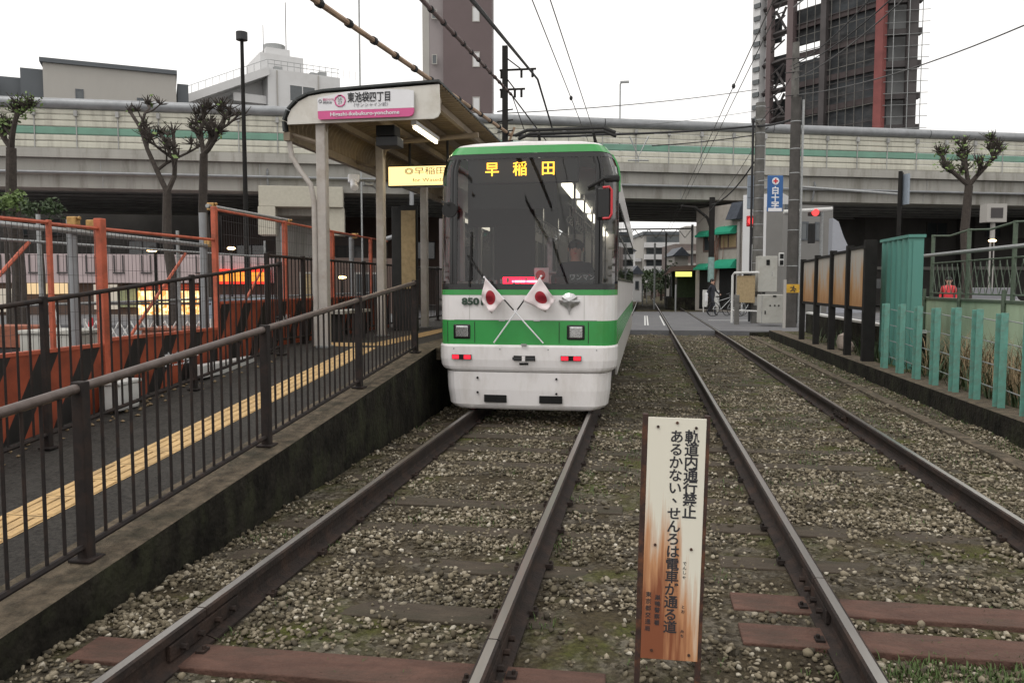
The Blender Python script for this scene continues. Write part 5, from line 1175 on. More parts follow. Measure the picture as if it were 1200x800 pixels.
ls = root('hanging_sign', (-3.4, 12, 3.25), 'glowing yellow hanging sign under the canopy beside the tram roof', 'sign')
m_ = MB(); m_.bb(-3.93, -2.75, 11.98, 12.12, 3.08, 3.40); m_.build('casing', M['black'], ls)
m_ = MB(); m_.bb(-3.915, -2.765, 11.965, 11.979, 3.10, 3.385); m_.build('lit_panel', E_signy, ls)
text('lettering', '◎早稲田', .12, (-3.33, 11.962, 3.305), FACE_CAM, M['brownwall'], ls, width=.64); text('lettering', 'for Waseda', .075, (-3.28, 11.962, 3.175), FACE_CAM, M['brownwall'], ls, width=.5)
m_ = MB(); m_.tube([(-3.6, 12.05, 3.4), (-3.6, 12.05, 3.8)], .02, 6); m_.tube([(-3.0, 12.05, 3.4), (-3.0, 12.05, 3.8)], .02, 6); m_.build('hanger', M['rubber'], ls)
# route map cabinet on the platform
mb_ = root('notice_cabinet', (-4.0, 13, .8), 'tall dark map cabinet on the platform showing a tan map', 'noticeboard')
m_ = MB(); m_.bb(-4.20, -4.0, 12.95, 13.5, .8, 2.88); m_.build('cabinet', M['rubber'], mb_, bevel=.02)
m_ = MB(); m_.box((-3.90, 12.94, 2.16), (.24, .03, 1.30), .05); m_.build('map_panel', M['tan'], mb_)
m_ = MB(); m_.box((-3.90, 12.97, 1.85), (.30, .04, 2.1), .05); m_.build('panel_frame', M['rubber'], mb_)
# floodlight on second column
fl = root('floodlight', (-4.1, 11.5, 3.1), 'small white floodlight bracketed to the second canopy post', 'lamp')
m_ = MB(); m_.tube([(-3.98, 11.5, 3.12), (-4.2, 11.45, 3.12)], .02, 6); m_.build('bracket', M['galv'], fl)
m_ = MB(); m_.box((-4.27, 11.4, 3.14), (.16, .16, .12), .4); m_.tube([(-4.26, 11.36, 3.10), (-4.18, 11.2, 2.98)], [.05, .06], 10); m_.build('lamp_head', M['signwhite'], fl, bevel=.02)
sc = root('security_camera', (-3.8, 11.5, 3.1), 'grey camera cluster bracketed to the second canopy post', 'camera')
m_ = MB(); m_.tube([(-3.98, 11.62, 3.0), (-4.1, 11.62, 3.08)], .015, 5); m_.box((-4.12, 11.6, 3.10), (.13, .2, .08), .5); m_.build('housing', M['galv'], sc)
# benches, boxes and small debris along the ramp
bn = root('bench', (-4.2, 12, .8), 'low slatted bench at the back of the platform behind the railing', 'bench')
m_ = MB(); m_.bb(-4.3, -4.0, 10.2, 11.3, 1.18, 1.22); m_.build('seat', M['boxgrey'], bn)
for y in (10.3, 11.2): m_ = MB(); m_.bb(-4.25, -4.05, y - .02, y + .02, .8, 1.18); m_.build('leg', M['rubber'], bn)
wb = root('utility_box', (-4.35, 5.7, .45), 'small white lidded box on the ramp at the foot of the orange fence', 'box')
m_ = MB(); m_.box((-4.42, 6.15, .62), (.16, .30, .22), .08); m_.build('casing', M['whiteframe'], wb, bevel=.02); m_ = MB(); m_.box((-4.42, 6.15, .745), (.19, .33, .03), .08); m_.build('lid', M['whiteframe'], wb, bevel=.008)
wb2 = root('utility_box', (-4.35, 8.2, .7), 'low white trunking box at the foot of the striped boards', 'box')
m_ = MB(); m_.box((-4.42, 7.9, .70), (.12, 1.1, .13), 0); m_.build('casing', M['whiteframe'], wb2, bevel=.01)
deb = MB()
for _ in range(90):
    y = random.uniform(4.2, 8.8); x = -4.46 + random.random() ** 2 * .35; deb.sphere((x, y, pz(y) + .01), (random.uniform(.008, .03), random.uniform(.008, .03), random.uniform(.006, .02)), 5)
one('litter', deb, M['straw'], 'scraps of litter and leaves along the foot of the striped boards', 'litter'); bpy.data.objects['litter']['kind'] = 'stuff'

# ================================================================== ORANGE WORKS FENCE
OX = -4.62
wf = root('works_fence', (OX, 6, .4), 'orange framed mesh fence of the street works behind the ramp', 'fence')
posts = [(3.2, 2.05, .045), (5.62, 2.08, .022), (6.22, 2.14, .045), (8.08, 2.42, .035), (9.80, 2.40, .035), (11.4, 2.36, .035), (13.1, 2.36, .035)]
for y, z, r in posts:
    m_ = MB(); m_.box((OX, y, (z + pz(y) - .1) / 2), (r * 1.6, r * 1.6, z - pz(y) + .1)); m_.build('post', M['orange'], wf, bevel=.006)
for (y0, z0), (y1, z1_) in (((1.0, 2.02), (5.62, 2.06)), ((5.62, 2.05), (8.05, 2.06)), ((8.08, 2.39), (14.0, 2.36))):
    m_ = MB(); m_.tube([(OX, y0, z0), (OX, y1, z1_)], .016, 6); m_.build('top_rail', M['orange'], wf, smooth=True)
def mesh_panel(y0, y1, z0, z1_):
    m_ = MB(); y = y0
    while y < y1: m_.box((OX + .01, y, (z0 + z1_) / 2), (.0028, .0028, z1_ - z0)); y += .055
    z = z0
    while z < z1_: m_.box((OX + .012, (y0 + y1) / 2, z), (.0028, y1 - y0, .0028)); z += .15
    m_.build('wire_mesh', M['steeldark'], wf)
mesh_panel(1.0, 5.6, 1.05, 2.04); mesh_panel(5.7, 6.15, 1.05, 2.05); mesh_panel(6.3, 8.0, 1.1, 2.04); mesh_panel(8.15, 14.0, 1.38, 2.37)
for (y0, y1, zt_) in ((1.0, 6.17, 1.04), (6.27, 8.04, 1.08), (8.13, 10.9, 1.36), (10.92, 14.0, 1.36)):
    b = root('hazard_board', (OX, (y0 + y1) / 2, .4), 'orange board with slanting black stripes, ' + {1.0: 'nearest the left picture edge', 6.27: 'second one, behind the white box', 8.13: 'the taller one beside the first canopy post', 10.92: 'the farthest one behind the map cabinet'}[y0], 'board', 'striped hazard boards along the works fence')
    m_ = MB(); m_.add([(OX - .03, y0, pz(y0) - .05), (OX - .03, y1, pz(y1) - .05), (OX - .03, y1, zt_), (OX - .03, y0, zt_), (OX + .02, y0, pz(y0) - .05), (OX + .02, y1, pz(y1) - .05), (OX + .02, y1, zt_), (OX + .02, y0, zt_)], [(0, 1, 2, 3), (7, 6, 5, 4), (3, 2, 6, 7), (1, 5, 6, 2), (0, 3, 7, 4)])
    m_.build('panel', M['stripes'], b); m_ = MB(); m_.bb(OX - .035, OX + .03, y0, y1, zt_ + .001, zt_ + .03); m_.build('edge_strip', M['orange'], b)
    if y0 in (6.27, 8.13):
        text('lettering', '安全第一', .15, (OX + .024, (y0 + y1) / 2 + .2, zt_ - .25), Matrix.Rotation(PI / 2, 4, 'Z') @ FACE_CAM, M['signwhite'], b, bold=.002)
# scaffold pipes with clamps behind it
SX = -5.15
sf = root('scaffold_pipe_frame', (SX, 6, 0), 'grey scaffold pipe rails with rusty clamps behind the orange fence', 'scaffold')
for y in (6.55, 8.75, 10.9, 13.6):
    z = 2.42 if y > 8 else 2.16
    m_ = MB(); m_.tube([(SX, y, 0), (SX, y, z)], .045, 10); m_.build('upright', M['pipe'], sf, smooth=True)
for (y0, z0), (y1, z1_) in (((1, 2.10), (8.75, 2.03)), ((8.75, 2.50), (11.0, 2.50)), ((10.9, 2.44), (13.7, 2.44))):
    m_ = MB(); m_.tube([(SX + .06, y0, z0), (SX + .06, y1, z1_)], .0243, 8); m_.build('pipe', M['galv'], sf, smooth=True)
for y, z in ((6.5, 2.14), (6.75, 2.13), (8.75, 2.06), (8.85, 2.50), (10.9, 2.47), (12.3, 2.44), (13.6, 2.44)):
    m_ = MB(); m_.box((SX + .06, y, z), (.09, .07, .09)); m_.tube([(SX + .11, y, z + .03), (SX + .13, y, z + .03)], .02, 8); m_.build('clamp', M['clamp'], sf, bevel=.012)
sf2 = root('works_scaffold', (-6.2, 8, 0), 'second line of thin grey pipes and rails on the works site behind the scaffold pipes', 'scaffold')
for y in (4.6, 7.4, 9.9, 12.4, 15.0, 17.5):
    m_ = MB(); m_.tube([(-6.2, y, 0), (-6.2, y, 2.3)], .022, 8); m_.build('upright', M['galv'], sf2)
for z in (1.35, 2.0):
    m_ = MB(); m_.tube([(-6.17, 3, z), (-6.17, 18, z + .05)], .017, 6); m_.build('pipe', M['galv'], sf2)
for y in (5.9, 8.7, 11.1, 13.7):
    m_ = MB(); m_.tube([(-6.15, y, .9), (-6.15, y + 1.3, 2.0)], .02, 6); m_.build('diagonal', M['orange'], sf2)
for i, (x, y, sx_, sy_, h_, mm) in enumerate(((-7.4, 9.2, .8, .6, .95, 'boxgrey'), (-7.8, 12.6, 1.2, .7, .8, 'brick'), (-8.6, 16.0, 1.4, .9, 1.25, 'lightblue'), (-6.9, 15.2, .5, .5, 1.0, 'cream'))):
    t = root('site_crate', (x, y, 0), ['grey crate on the works site behind the first orange posts', 'brick-red crate on the works site behind the lattice barrier', 'pale blue crate on the works site below the red shop sign', 'small cream crate on the works site near the first canopy post'][i], 'crate', 'crates on the works site')
    m_ = MB(); m_.bb(x - sx_ / 2, x + sx_ / 2, y - sy_ / 2, y + sy_ / 2, .08, h_); m_.build('body', M[mm], t, bevel=.02); m_ = MB(); m_.bb(x - sx_ / 2 - .02, x + sx_ / 2 + .02, y - sy_ / 2 - .02, y + sy_ / 2 + .02, h_ + .002, h_ + .05); m_.build('lid', M[mm], t, bevel=.01)
# expanding white lattice barrier and other things on the far pavement
lb = root('lattice_barrier', (-6.6, 12, 0), 'white expanding lattice barrier on the pavement behind the orange fence', 'barrier')
m_ = MB(); A = at(98, 330, 13.5); B = at(246, 330, 13.5); A.z = B.z = 0; n = 11
for z0, z1_ in ((.62, .96), (.28, .62)):
    for k in range(n):
        a = A.lerp(B, k / n); b = A.lerp(B, (k + 1) / n)
        m_.tube([(a.x, a.y, z0), (b.x, b.y, z1_)], .014, 4); m_.tube([(a.x, a.y - .02, z1_), (b.x, b.y - .02, z0)], .014, 4)
m_.build('lattice', M['whiteframe'], lb)
for p in (A, A.lerp(B, .5), B): m_ = MB(); m_.tube([(p.x, p.y, .0), (p.x, p.y, 1.0)], .02, 6); m_.build('upright', M['whiteframe'], lb)
m_ = MB(); m_.tube([(A.x, A.y, 1.25), (B.x, B.y, 1.25)], .018, 5); m_.build('rail', M['steeldark'], lb)
p = at(18, 330, 12.5); pb = root('planter', (p.x, p.y, 0), 'low brick-red planter block at the far left behind the ramp', 'planter')
m_ = MB(); m_.box((p.x - .3, p.y, .77), (1.5, .5, .34), YAW); m_.build('block', M['brick'], pb, bevel=.01); m_ = MB(); m_.box((p.x - .3, p.y, .50), (1.3, .4, .18), YAW); m_.box((p.x - .3, p.y, .2), (1.2, .35, .40), YAW); m_.build('plinth', M['steeldark'], pb)
p = at(62, 330, 12.6); cr_ = root('work_trestle', (p.x, p.y, 0), 'pale A-shaped trestle standing beside the brick-red block', 'trestle')
m_ = MB()
for s in (-1, 1): m_.tube([(p.x + s * .22, p.y, .45), (p.x, p.y, 1.2)], .015, 5); m_.tube([(p.x + s * .22, p.y, .0), (p.x + s * .22, p.y, .45)], .015, 5)
m_.tube([(p.x - .25, p.y, .7), (p.x + .25, p.y, .7)], .014, 5); m_.build('frame', M['whiteframe'], cr_)
p = at(105, 330, 14); cn = root('safety_cone', (p.x, p.y, 0), 'red safety cone on the far pavement behind the ramp', 'cone')
m_ = MB(); m_.tube([(p.x, p.y, .06), (p.x, p.y, 1.0)], [.16, .03], 12); m_.build('cone', M['red'], cn, smooth=True); m_ = MB(); m_.box((p.x, p.y, .03), (.4, .4, .06)); m_.build('foot', M['rubber'], cn)

# ================================================================== LAMPS, POLES, WIRES ON THE LEFT
p = at(290, 330, 21); sl_ = root('street_lamp', (p.x, p.y, 0), 'tall slim dark street lamp with flat round head, right of the bare trees', 'street lamp'); ht = at(288, 48, 21).z
m_ = MB(); m_.tube([(p.x, p.y, 0), (p.x, p.y, ht - .1)], [.075, .045], 10); m_.build('pole', M['poledark'], sl_, smooth=True)
m_ = MB(); m_.tube([(p.x, p.y, ht - .12), (p.x, p.y, ht + .08)], .145, 16); m_.build('lamp_head', M['interior_dark'], sl_, smooth=False)
p = at(183, 330, 24); sl_ = root('street_lamp', (p.x, p.y, 0), 'short lit street lamp glowing in front of the low shop', 'street lamp'); z_ = at(178, 292, 24).z
m_ = MB(); m_.tube([(p.x, p.y, 0), (p.x, p.y, z_ - .1)], .045, 8); m_.build('pole', M['poledark'], sl_)
m_ = MB(); m_.tube([(p.x - .1, p.y, z_ - .04), (p.x - .1, p.y, z_ + .04), (p.x - .1, p.y, z_ + .1)], [.20, .15, .05], 14); lh = m_.build('lamp_head', M['poledark'], sl_); m_ = MB(); m_.sphere((p.x - .1, p.y, z_ - .03), (.17, .17, .05), 12); m_.build('bulb', E_warm, lh)
for px, py, dd, lab in ((271, 291, 30, 'small white lamp glowing under the overpass, above the red shop sign'), (401, 325, 30, 'small warm lamp glowing low between the first two canopy posts'), (1163, 282, 34, 'warm lamp glowing above the street behind the green fence')):
    p = at(px, py, dd); t = root('street_lamp', (p.x, p.y, 0), lab, 'street lamp'); m_ = MB(); m_.tube([(p.x, p.y, 0), (p.x, p.y, p.z)], .04, 6); m_.build('pole', M['poledark'], t)
    m_ = MB(); m_.sphere(p, (.17, .12, .06), 10); m_.build('bulb', E_warm, t)
ca = op(33.1, .25, 0); t = root('road_lamp', ca, 'thin road lamp standing on the overpass above the tram roof', 'street lamp'); z_ = at(728, 98, 45.7).z
m_ = MB(); m_.tube([(ca.x, ca.y, 8.6), (ca.x, ca.y, z_), (ca.x + .1, ca.y, z_ + .1)], .05, 6); m_.build('pole', M['galv'], t); m_ = MB(); m_.box((ca.x + .25, ca.y, z_ + .1), (.5, .2, .1)); m_.build('lamp_head', M['galv'], t)
p = at(425, 330, 33); t = root('flag_mast', (p.x, p.y, 0), 'very thin tall mast rising behind the station canopy', 'mast'); m_ = MB(); m_.tube([(p.x, p.y, 0), (p.x, p.y, 17)], .035, 6); one_ = m_.build('pole', M['galv'], t)

cpole = at(592, 330, 22); cpole.z = 0
t = root('catenary_pole', cpole, 'dark overhead-line pole with crossarms rising behind the tram roof', 'pole')
zt = at(592, 60, 22).z
m_ = MB(); m_.bb(cpole.x - .07, cpole.x + .07, cpole.y - .07, cpole.y + .07, 0, zt); m_.build('pole', M['poledark'], t)
for z_, w_ in ((at(592, 87, 22).z, .75), (at(592, 109, 22).z, .45)):
    m_ = MB(); m_.tube([(cpole.x - .15, cpole.y, z_), (cpole.x + w_ + .1, cpole.y, z_)], .03, 6); m_.tube([(cpole.x, cpole.y, z_ + .35), (cpole.x + w_ * .6, cpole.y, z_)], .018, 5)
    arm = m_.build('crossarm', M['poledark'], t)
    for q in (w_, w_ * .6, -.1): m_ = MB(); m_.tube([(cpole.x + q, cpole.y, z_), (cpole.x + q, cpole.y, z_ - .22)], .035, 6); m_.build('insulator', M['poledark'], arm)
m_ = MB()
for k in range(7): z_ = 4.6 + k * .28; m_.tube([(cpole.x - .22, cpole.y, z_), (cpole.x + .22, cpole.y, z_ + .05)], .02, 5)
m_.build('step_bolt', M['poledark'], t)

def wire(name, pts, r, m, label, sag=0., n=14, cat='wire'):
    P_ = []
    for a, b in zip(pts, pts[1:]):
        a, b = Vector(a), Vector(b)
        for k in range(n): q = k / n; P_.append(a.lerp(b, q) - Vector((0, 0, sag * 4 * q * (1 - q))))
    P_.append(Vector(pts[-1])); m_ = MB(); m_.tube(P_, r, 6); return one(name, m_, m, label, cat, 'overhead wires' if cat == 'wire' else None, smooth=True)
e1 = at(598, 158, 22)
def conduit(a, b, r, label, m):
    t = root('feeder_conduit', b, label, 'conduit', 'banded feeder conduits'); m_ = MB(); m_.tube([a, a.lerp(b, .5) - Vector((0, 0, .05)), b], r, 8); m_.build('tube', m, t, smooth=True)
    L = (b - a).length; k = .4
    while k < L: c = a.lerp(b, k / L) - Vector((0, 0, .05 * (1 - abs(2 * k / L - 1)))); m_ = MB(); d = (b - a).normalized(); m_.tube([c - d * .05, c + d * .05], r * 1.45, 8); m_.build('band', M['rubber'], t); k += .95
a1 = at(375, 0, 10.5); a1 = e1 + (a1 - e1) * 2.0
conduit(a1, e1, .042, 'pale brown banded conduit sloping down over the canopy to the pole', M['bamboo'])
a2 = at(497, -2, 10.0); e2 = at(600, 112, 22); conduit(e2 + (a2 - e2) * 2.0, e2, .03, 'thinner dark red-brown banded conduit right of the pale one', mat('maroon_conduit', (.10, .06, .055), .6))
m_ = MB(); m_.tube([e1 + Vector((.12, 0, .2)), e1 + Vector((-.08, 0, -.3)), e1 + Vector((-.15, 0, -.75))], .035, 6); one('cable_loop', m_, M['bamboo'], 'pale brown cable end wrapped on the pole just above the tram roof', 'cable')
a3 = at(553, 0, 9.5); e3 = at(630, 93, 22); wire('heavy_cable', [e3 + (a3 - e3) * 2, e3, at(650, 160, 30)], .03, M['cable'], 'thick black cable sloping to the upper crossarm and down behind the tram')
wire('heavy_cable', [e2, at(640, 165, 30)], .022, M['cable'], 'black cable dropping from the lower crossarm behind the tram roof')
wire('heavy_cable', [at(600, 112, 22), at(617, 160, 26)], .014, M['cable'], 'thin black cable hanging left of the tram roof from the pole')
# contact and messenger wires follow the tracks
wire('contact_wire', [(-1.22, -12, 5.18), (-1.22, 60, 5.18)], .0085, M['cablegrey'], 'contact wire over the left track, right one of the pair', n=20)
wire('messenger_wire', [(-1.50, -12, 5.25), (-1.42, 60, 5.25)], .0085, M['cablegrey'], 'wire over the left track, left one of the pair', n=20)
wire('contact_wire', [(1.62, -12, 5.12), (1.40, 60, 5.12)], .0085, M['cablegrey'], 'contact wire over the right track, lower one of the pair', n=20)
wire('messenger_wire', [(1.86, -12, 5.45), (1.75, 60, 5.45)], .0085, M['cablegrey'], 'wire over the right track, upper one of the pair', n=20)
for k, p in enumerate((Vector((-1.469, 16, 5.25)), Vector((1.5375, 15, 5.12)))):
    m_ = MB(); m_.sphere(p, (.035, .035, .05), 8); one('line_insulator', m_, M['cable'], 'small dark ball insulator on the wire over the ' + ('left' if k == 0 else 'right') + ' track', 'insulator')
PA = at(887, 330, 30); PA.z = 0; PB = at(928, 330, 27); PB.z = 0
wire('span_cable', [at(592, 158, 22.2), at(700, 158, 25), at(884, 148, 29.8), at(926, 141, 27.0)], .04, M['cable'], 'thick black span cable from the left pole across both tracks', sag=.05)
wire('span_wire', [at(592, 133, 22), at(887, 105, 30)], .015, M['cablegrey'], 'thin wire crossing the sky from the left pole to the right poles', sag=.1)
wire('span_wire', [at(764, 171, 29), at(887, 158, 30)], .02, M['cable'], 'short wire across the green stripe left of the concrete pole', sag=.05)
wire('span_wire', [at(700, 150, 40), at(887, 130, 30)], .01, M['cablegrey'], 'faint wire just under the sky wire, left of the concrete pole', sag=.1)

# ================================================================== POLES, SIGNS AND BOXES ON THE RIGHT
t = root('utility_pole', PA, 'grey concrete utility pole with steel bands right of the crossing', 'pole', 'utility poles by the crossing'); z_ = at(887, 124, 30).z
m_ = MB(); m_.tube([(PA.x, PA.y, .0), (PA.x, PA.y, z_)], [.205, .175], 14); m_.build('pole', M['polec'], t, smooth=True)
for k in range(14): zz_ = 1.9 + k * .48; m_ = MB(); m_.tube([(PA.x, PA.y, zz_), (PA.x, PA.y, zz_ + .03)], (.205 - .0036 * zz_) + .006, 14); m_.build('band', M['galv'], t)
m_ = MB(); m_.tube([(PA.x - .26, PA.y - .05, .2), (PA.x - .26, PA.y - .05, z_ - .6)], .045, 8); m_.build('cable_guard', M['cable'], t)
for k in range(9): a = k * .7; m_ = MB(); m_.tube([(PA.x + .21 * math.cos(a), PA.y + .21 * math.sin(a), z_ - .2 - k * .1), (PA.x + .34 * math.cos(a), PA.y + .34 * math.sin(a), z_ - .15 - k * .1)], .018, 5); m_.build('step_bolt', M['steeldark'], t)
t = root('utility_pole', PB, 'tall dark utility pole with narrower upper length beside the rusty panels', 'pole', 'utility poles by the crossing'); z_ = at(928, 118, 27).z; z2 = at(926, 56, 27).z
m_ = MB(); m_.tube([(PB.x, PB.y, 0), (PB.x, PB.y, z_)], [.19, .165], 14); m_.build('pole', mat('dark_concrete_pole', (.075, .07, .065), .9, var=.3, scale=4, dirt=(.04, .04, .036)), t, smooth=True)
m_ = MB(); m_.tube([(PB.x - .05, PB.y, z_), (PB.x - .05, PB.y, z2)], [.13, .11], 12); m_.build('top_length', M['polec'], t, smooth=True)
m_ = MB(); m_.tube([(PB.x + .215, PB.y - .08, .3), (PB.x + .215, PB.y - .08, z_ - .1)], .04, 8); m_.build('conduit', M['galv'], t, smooth=True)
for zz_ in (2.2, 3.4, 4.4, 5.3, 6.1, 7.0): m_ = MB(); m_.tube([(PB.x, PB.y, zz_), (PB.x, PB.y, zz_ + .03)], (.19 - .003 * zz_) + .006, 14); m_.build('band', M['galv'], t)
for zz_ in (z2 - .55, z2 - 1.0, z2 - 1.75): m_ = MB(); m_.tube([(PB.x - .4, PB.y - .1, zz_), (PB.x + .15, PB.y - .1, zz_ + .03)], .022, 5); m_.build('line_bracket', M['steeldark'], t)
m_ = MB(); m_.tube([(PB.x + .25, PB.y, 4.85), (PB.x + 3.6, PB.y + .5, 4.6)], .04, 8); m_.build('span_arm', M['galv'], t)
pts = [(926, 82, 1075, -30), (926, 78, 1045, -30), (927, 95, 1090, -30), (926, 112, 1200, 30)]
for i, (x0, y0, x1, y1) in enumerate(pts): wire('service_wire', [at(x0, y0, 27), at(x1, y1, 16)], .016, M['cable' if i < 2 else 'cablegrey'], 'service wire from the dark utility pole up over the tower, ' + ('upper one', 'steepest one', 'lower one', 'flattest one')[i], sag=.25)
wire('service_wire', [at(884, 190, 30), at(834, 240, 40)], .03, M['cable'], 'black cable sloping down left from the concrete pole under the overpass', sag=.3)
wire('service_wire', [at(884, 172, 30), at(818, 262, 40)], .012, M['cablegrey'], 'thin wire sloping down left below the black cable', sag=.2)
wire('service_wire', [at(884, 150, 30), at(926, 92, 27)], .012, M['cable'], 'short wire between the tops of the two utility poles', sag=.15)

def hang_sign(px0, px1, py0, py1, d, name, label, m):
    a, b = at(px0, py0, d), at(px1, py1, d); t = root(name, (a.x, a.y, b.z), label, 'sign'); c = (a + b) / 2
    m_ = MB(); m_.box(c, ((px1 - px0) / F_PX * d, .06, a.z - b.z), YAW); m_.build('board', m, t, bevel=.03); return t, c, a.z - b.z
t, c, hh = hang_sign(899, 917.5, 206, 248, 29, 'clinic_sign', 'blue hanging sign with white characters on the concrete utility pole', M['bluesign'])
Rz = Matrix.Rotation(YAW, 4, 'Z') @ FACE_CAM; fwd = Vector((math.sin(YAW), -math.cos(YAW), 0)) * .034
for ch_, dz in (('白', .10), ('十', -.17), ('字', -.43)): text('lettering', ch_, .29, c + fwd + Vector((0, 0, dz)), Rz, M['signwhite'], t, bold=.008)
m_ = MB(); m_.tube([c + fwd * .9 + Vector((0, 0, .45)), c + fwd * 1.25 + Vector((0, 0, .45))], .13, 18); em = m_.build('round_emblem', M['signwhite'], t)
m_ = MB(); q = c + fwd * 1.4 + Vector((0, 0, .45)); m_.box(q, (.17, .006, .055), YAW); m_.box(q, (.055, .0062, .17), YAW); m_.build('red_cross', M['red'], em)
m_ = MB(); m_.box(c + Vector((0, 0, -hh / 2 + .07)) + fwd * .95, (.50, .012, .12), YAW); m_.build('white_strip', M['signwhite'], t)
m_ = MB(); m_.tube([c + Vector((-.25, 0, .5)), c + Vector((-.55, .3, .5))], .025, 5); m_.build('bracket', M['galv'], t)
t, c, hh = hang_sign(875.5, 887, 206, 245, 30.6, 'plate_sign', 'pale blue-grey plate sign behind the concrete utility pole', M['lightblue'])
for dz in (.2, -.2): m_ = MB(); m_.box(c + Vector((0, 0, dz)) + fwd, (.34, .01, .015), YAW); m_.build('panel_seam', M['steeldark'], t)

def box_thing(name, px0, px1, py0, py1, d, label, cat, m, depth=.3, bev=.02, group=None):
    a, b = at(px0, py0, d), at(px1, py1, d); c = (a + b) / 2; t = root(name, (c.x, c.y, b.z), label, cat, group)
    m_ = MB(); m_.box(c + Vector((-math.sin(YAW), math.cos(YAW), 0)) * depth / 2, ((px1 - px0) / F_PX * d, depth, a.z - b.z), YAW); m_.build('casing', m, t, bevel=bev)
    return t, c, (px1 - px0) / F_PX * d, a.z - b.z
FW = Vector((math.sin(YAW), -math.cos(YAW), 0)); RW = Vector((math.cos(YAW), math.sin(YAW), 0))
t, c, w_, h_ = box_thing('control_box', 888.5, 911, 300, 342, 29.3, 'tall grey-cream control box fixed on the concrete utility pole', 'control box', M['boxgrey'], .35)
m_ = MB(); m_.box(c + FW * .01 + RW * .0 + Vector((0, 0, h_ * .32)), (.12, .02, .2), YAW); m_.build('meter_window', M['void'], t)
m_ = MB(); m_.box(c + FW * .01 + RW * .16, (.015, .02, .15), YAW); m_.build('handle', M['chrome'], t)
t, c, w_, h_ = box_thing('relay_cabinet', 892, 919.5, 345, 379, 27.8, 'squat grey relay cabinet on the ground between the two utility poles', 'cabinet', M['boxgrey'], .5)
for i in (-.1, .06, .2): m_ = MB(); m_.box(c + FW * .008 + RW * i + Vector((0, 0, .12)), (.05, .012, .05), YAW); m_.build('gauge', M['void'], t)
m_ = MB(); m_.box(c + FW * .008 + RW * .05 + Vector((0, 0, h_ / 2 - .06)), (.12, .015, .05), YAW); m_.build('nameplate', M['void'], t)
m_ = MB(); m_.box(c + FW * .008 - RW * (w_ / 2 - .02), (.015, .014, h_ - .05), YAW); m_.build('door_edge', M['galv'], t)
m_ = MB(); m_.box(c + FW * .01 - RW * .27 + Vector((0, 0, -.12)), (.04, .02, .12), YAW); m_.build('handle', M['void'], t)
t, c, w_, h_ = box_thing('warning_plate', 921.5, 937, 333, 343, 26.6, 'small yellow plate with a black figure on the dark utility pole', 'sign', mat('plate_yellow', (.55, .32, .03), .5), .02, .003)
m_ = MB(); m_.sphere(c + FW * .012 + Vector((.02, 0, .07)), (.025, .012, .025), 6); m_.tube([c + FW * .012 + Vector((.02, 0, .04)), c + FW * .012 + Vector((-.01, 0, -.03)), c + FW * .012 + Vector((.07, 0, -.10))], .018, 5); m_.tube([c + FW * .012 + Vector((-.01, 0, -.03)), c + FW * .012 + Vector((-.09, 0, -.10))], .016, 5); m_.tube([c + FW * .012 + Vector((-.09, 0, .04)), c + FW * .012 + Vector((.03, 0, .02)), c + FW * .012 + Vector((.10, 0, -.03))], .014, 5)
m_.build('walking_figure', M['ink'], t)
t, c, w_, h_ = box_thing('small_box', 884, 888, 348, 358, 29.7, 'tiny grey junction box low on the left of the concrete pole', 'box', M['boxgrey'], .12)
t, c, w_, h_ = box_thing('no_entry_display', 913, 919, 296, 312, 29.6, 'small dark box sign with pale squares between the utility poles', 'sign', M['whiteframe'], .1)
for dz in (.12, -.12): m_ = MB(); m_.box(c + FW * .01 + Vector((0, 0, dz)), (.13, .02, .17), YAW); m_.build('display_square', M['void'], t)

# white-framed noticeboard
a, b = at(858.5, 330, 30.2), at(889, 330, 29); a.z = b.z = 0; nb = root('notice_stand', a, 'tan noticeboard in a white tubular frame left of the concrete pole', 'noticeboard')
m_ = MB(); zt = 2.03; m_.tube([a + Vector((0, 0, .14)), a + Vector((0, 0, zt - .1)), a.lerp(b, .08) + Vector((0, 0, zt)), b + Vector((0, 0, zt))], .045, 8); m_.tube([a.lerp(b, .02) + Vector((0, 0, .62)), b + Vector((0, 0, .62))], .03, 6); m_.build('frame', M['whiteframe'], nb, smooth=True)
m_ = MB(); c = (a + b) / 2; m_.box(c + Vector((.03, .08, 1.42)), (.92, .04, 1.0), math.atan2((b - a).y, (b - a).x)); m_.build('board', M['tan'], nb)
p = at(864, 330, 28.8); m_ = MB(); m_.bb(p.x - .09, p.x + .09, p.y - .05, p.y + .05, 0, 1.22); one('marker_post', m_, M['polec'], 'short weathered grey post in front of the white-framed noticeboard', 'post', bevel=.02)
p = at(920, 330, 26.4); m_ = MB(); m_.tube([(p.x, p.y, 0), (p.x, p.y, 1.75)], .05, 8); one('marker_post', m_, M['greywall'], 'slim pale post between the relay cabinet and the dark pole', 'post')
for px, d, l_ in ((870, 25.6, 1.2), (905, 24.6, 1.5)):
    p = at(px, 330, d); m_ = MB(); m_.box((p.x, p.y, .06), (l_, .14, .12), .5 if px > 880 else .2); one('timber_baulk', m_, M['conc_dark'], 'short dark timber lying on the ground near the ' + ('relay cabinet' if px > 880 else 'tan noticeboard'), 'timber', bevel=.01)

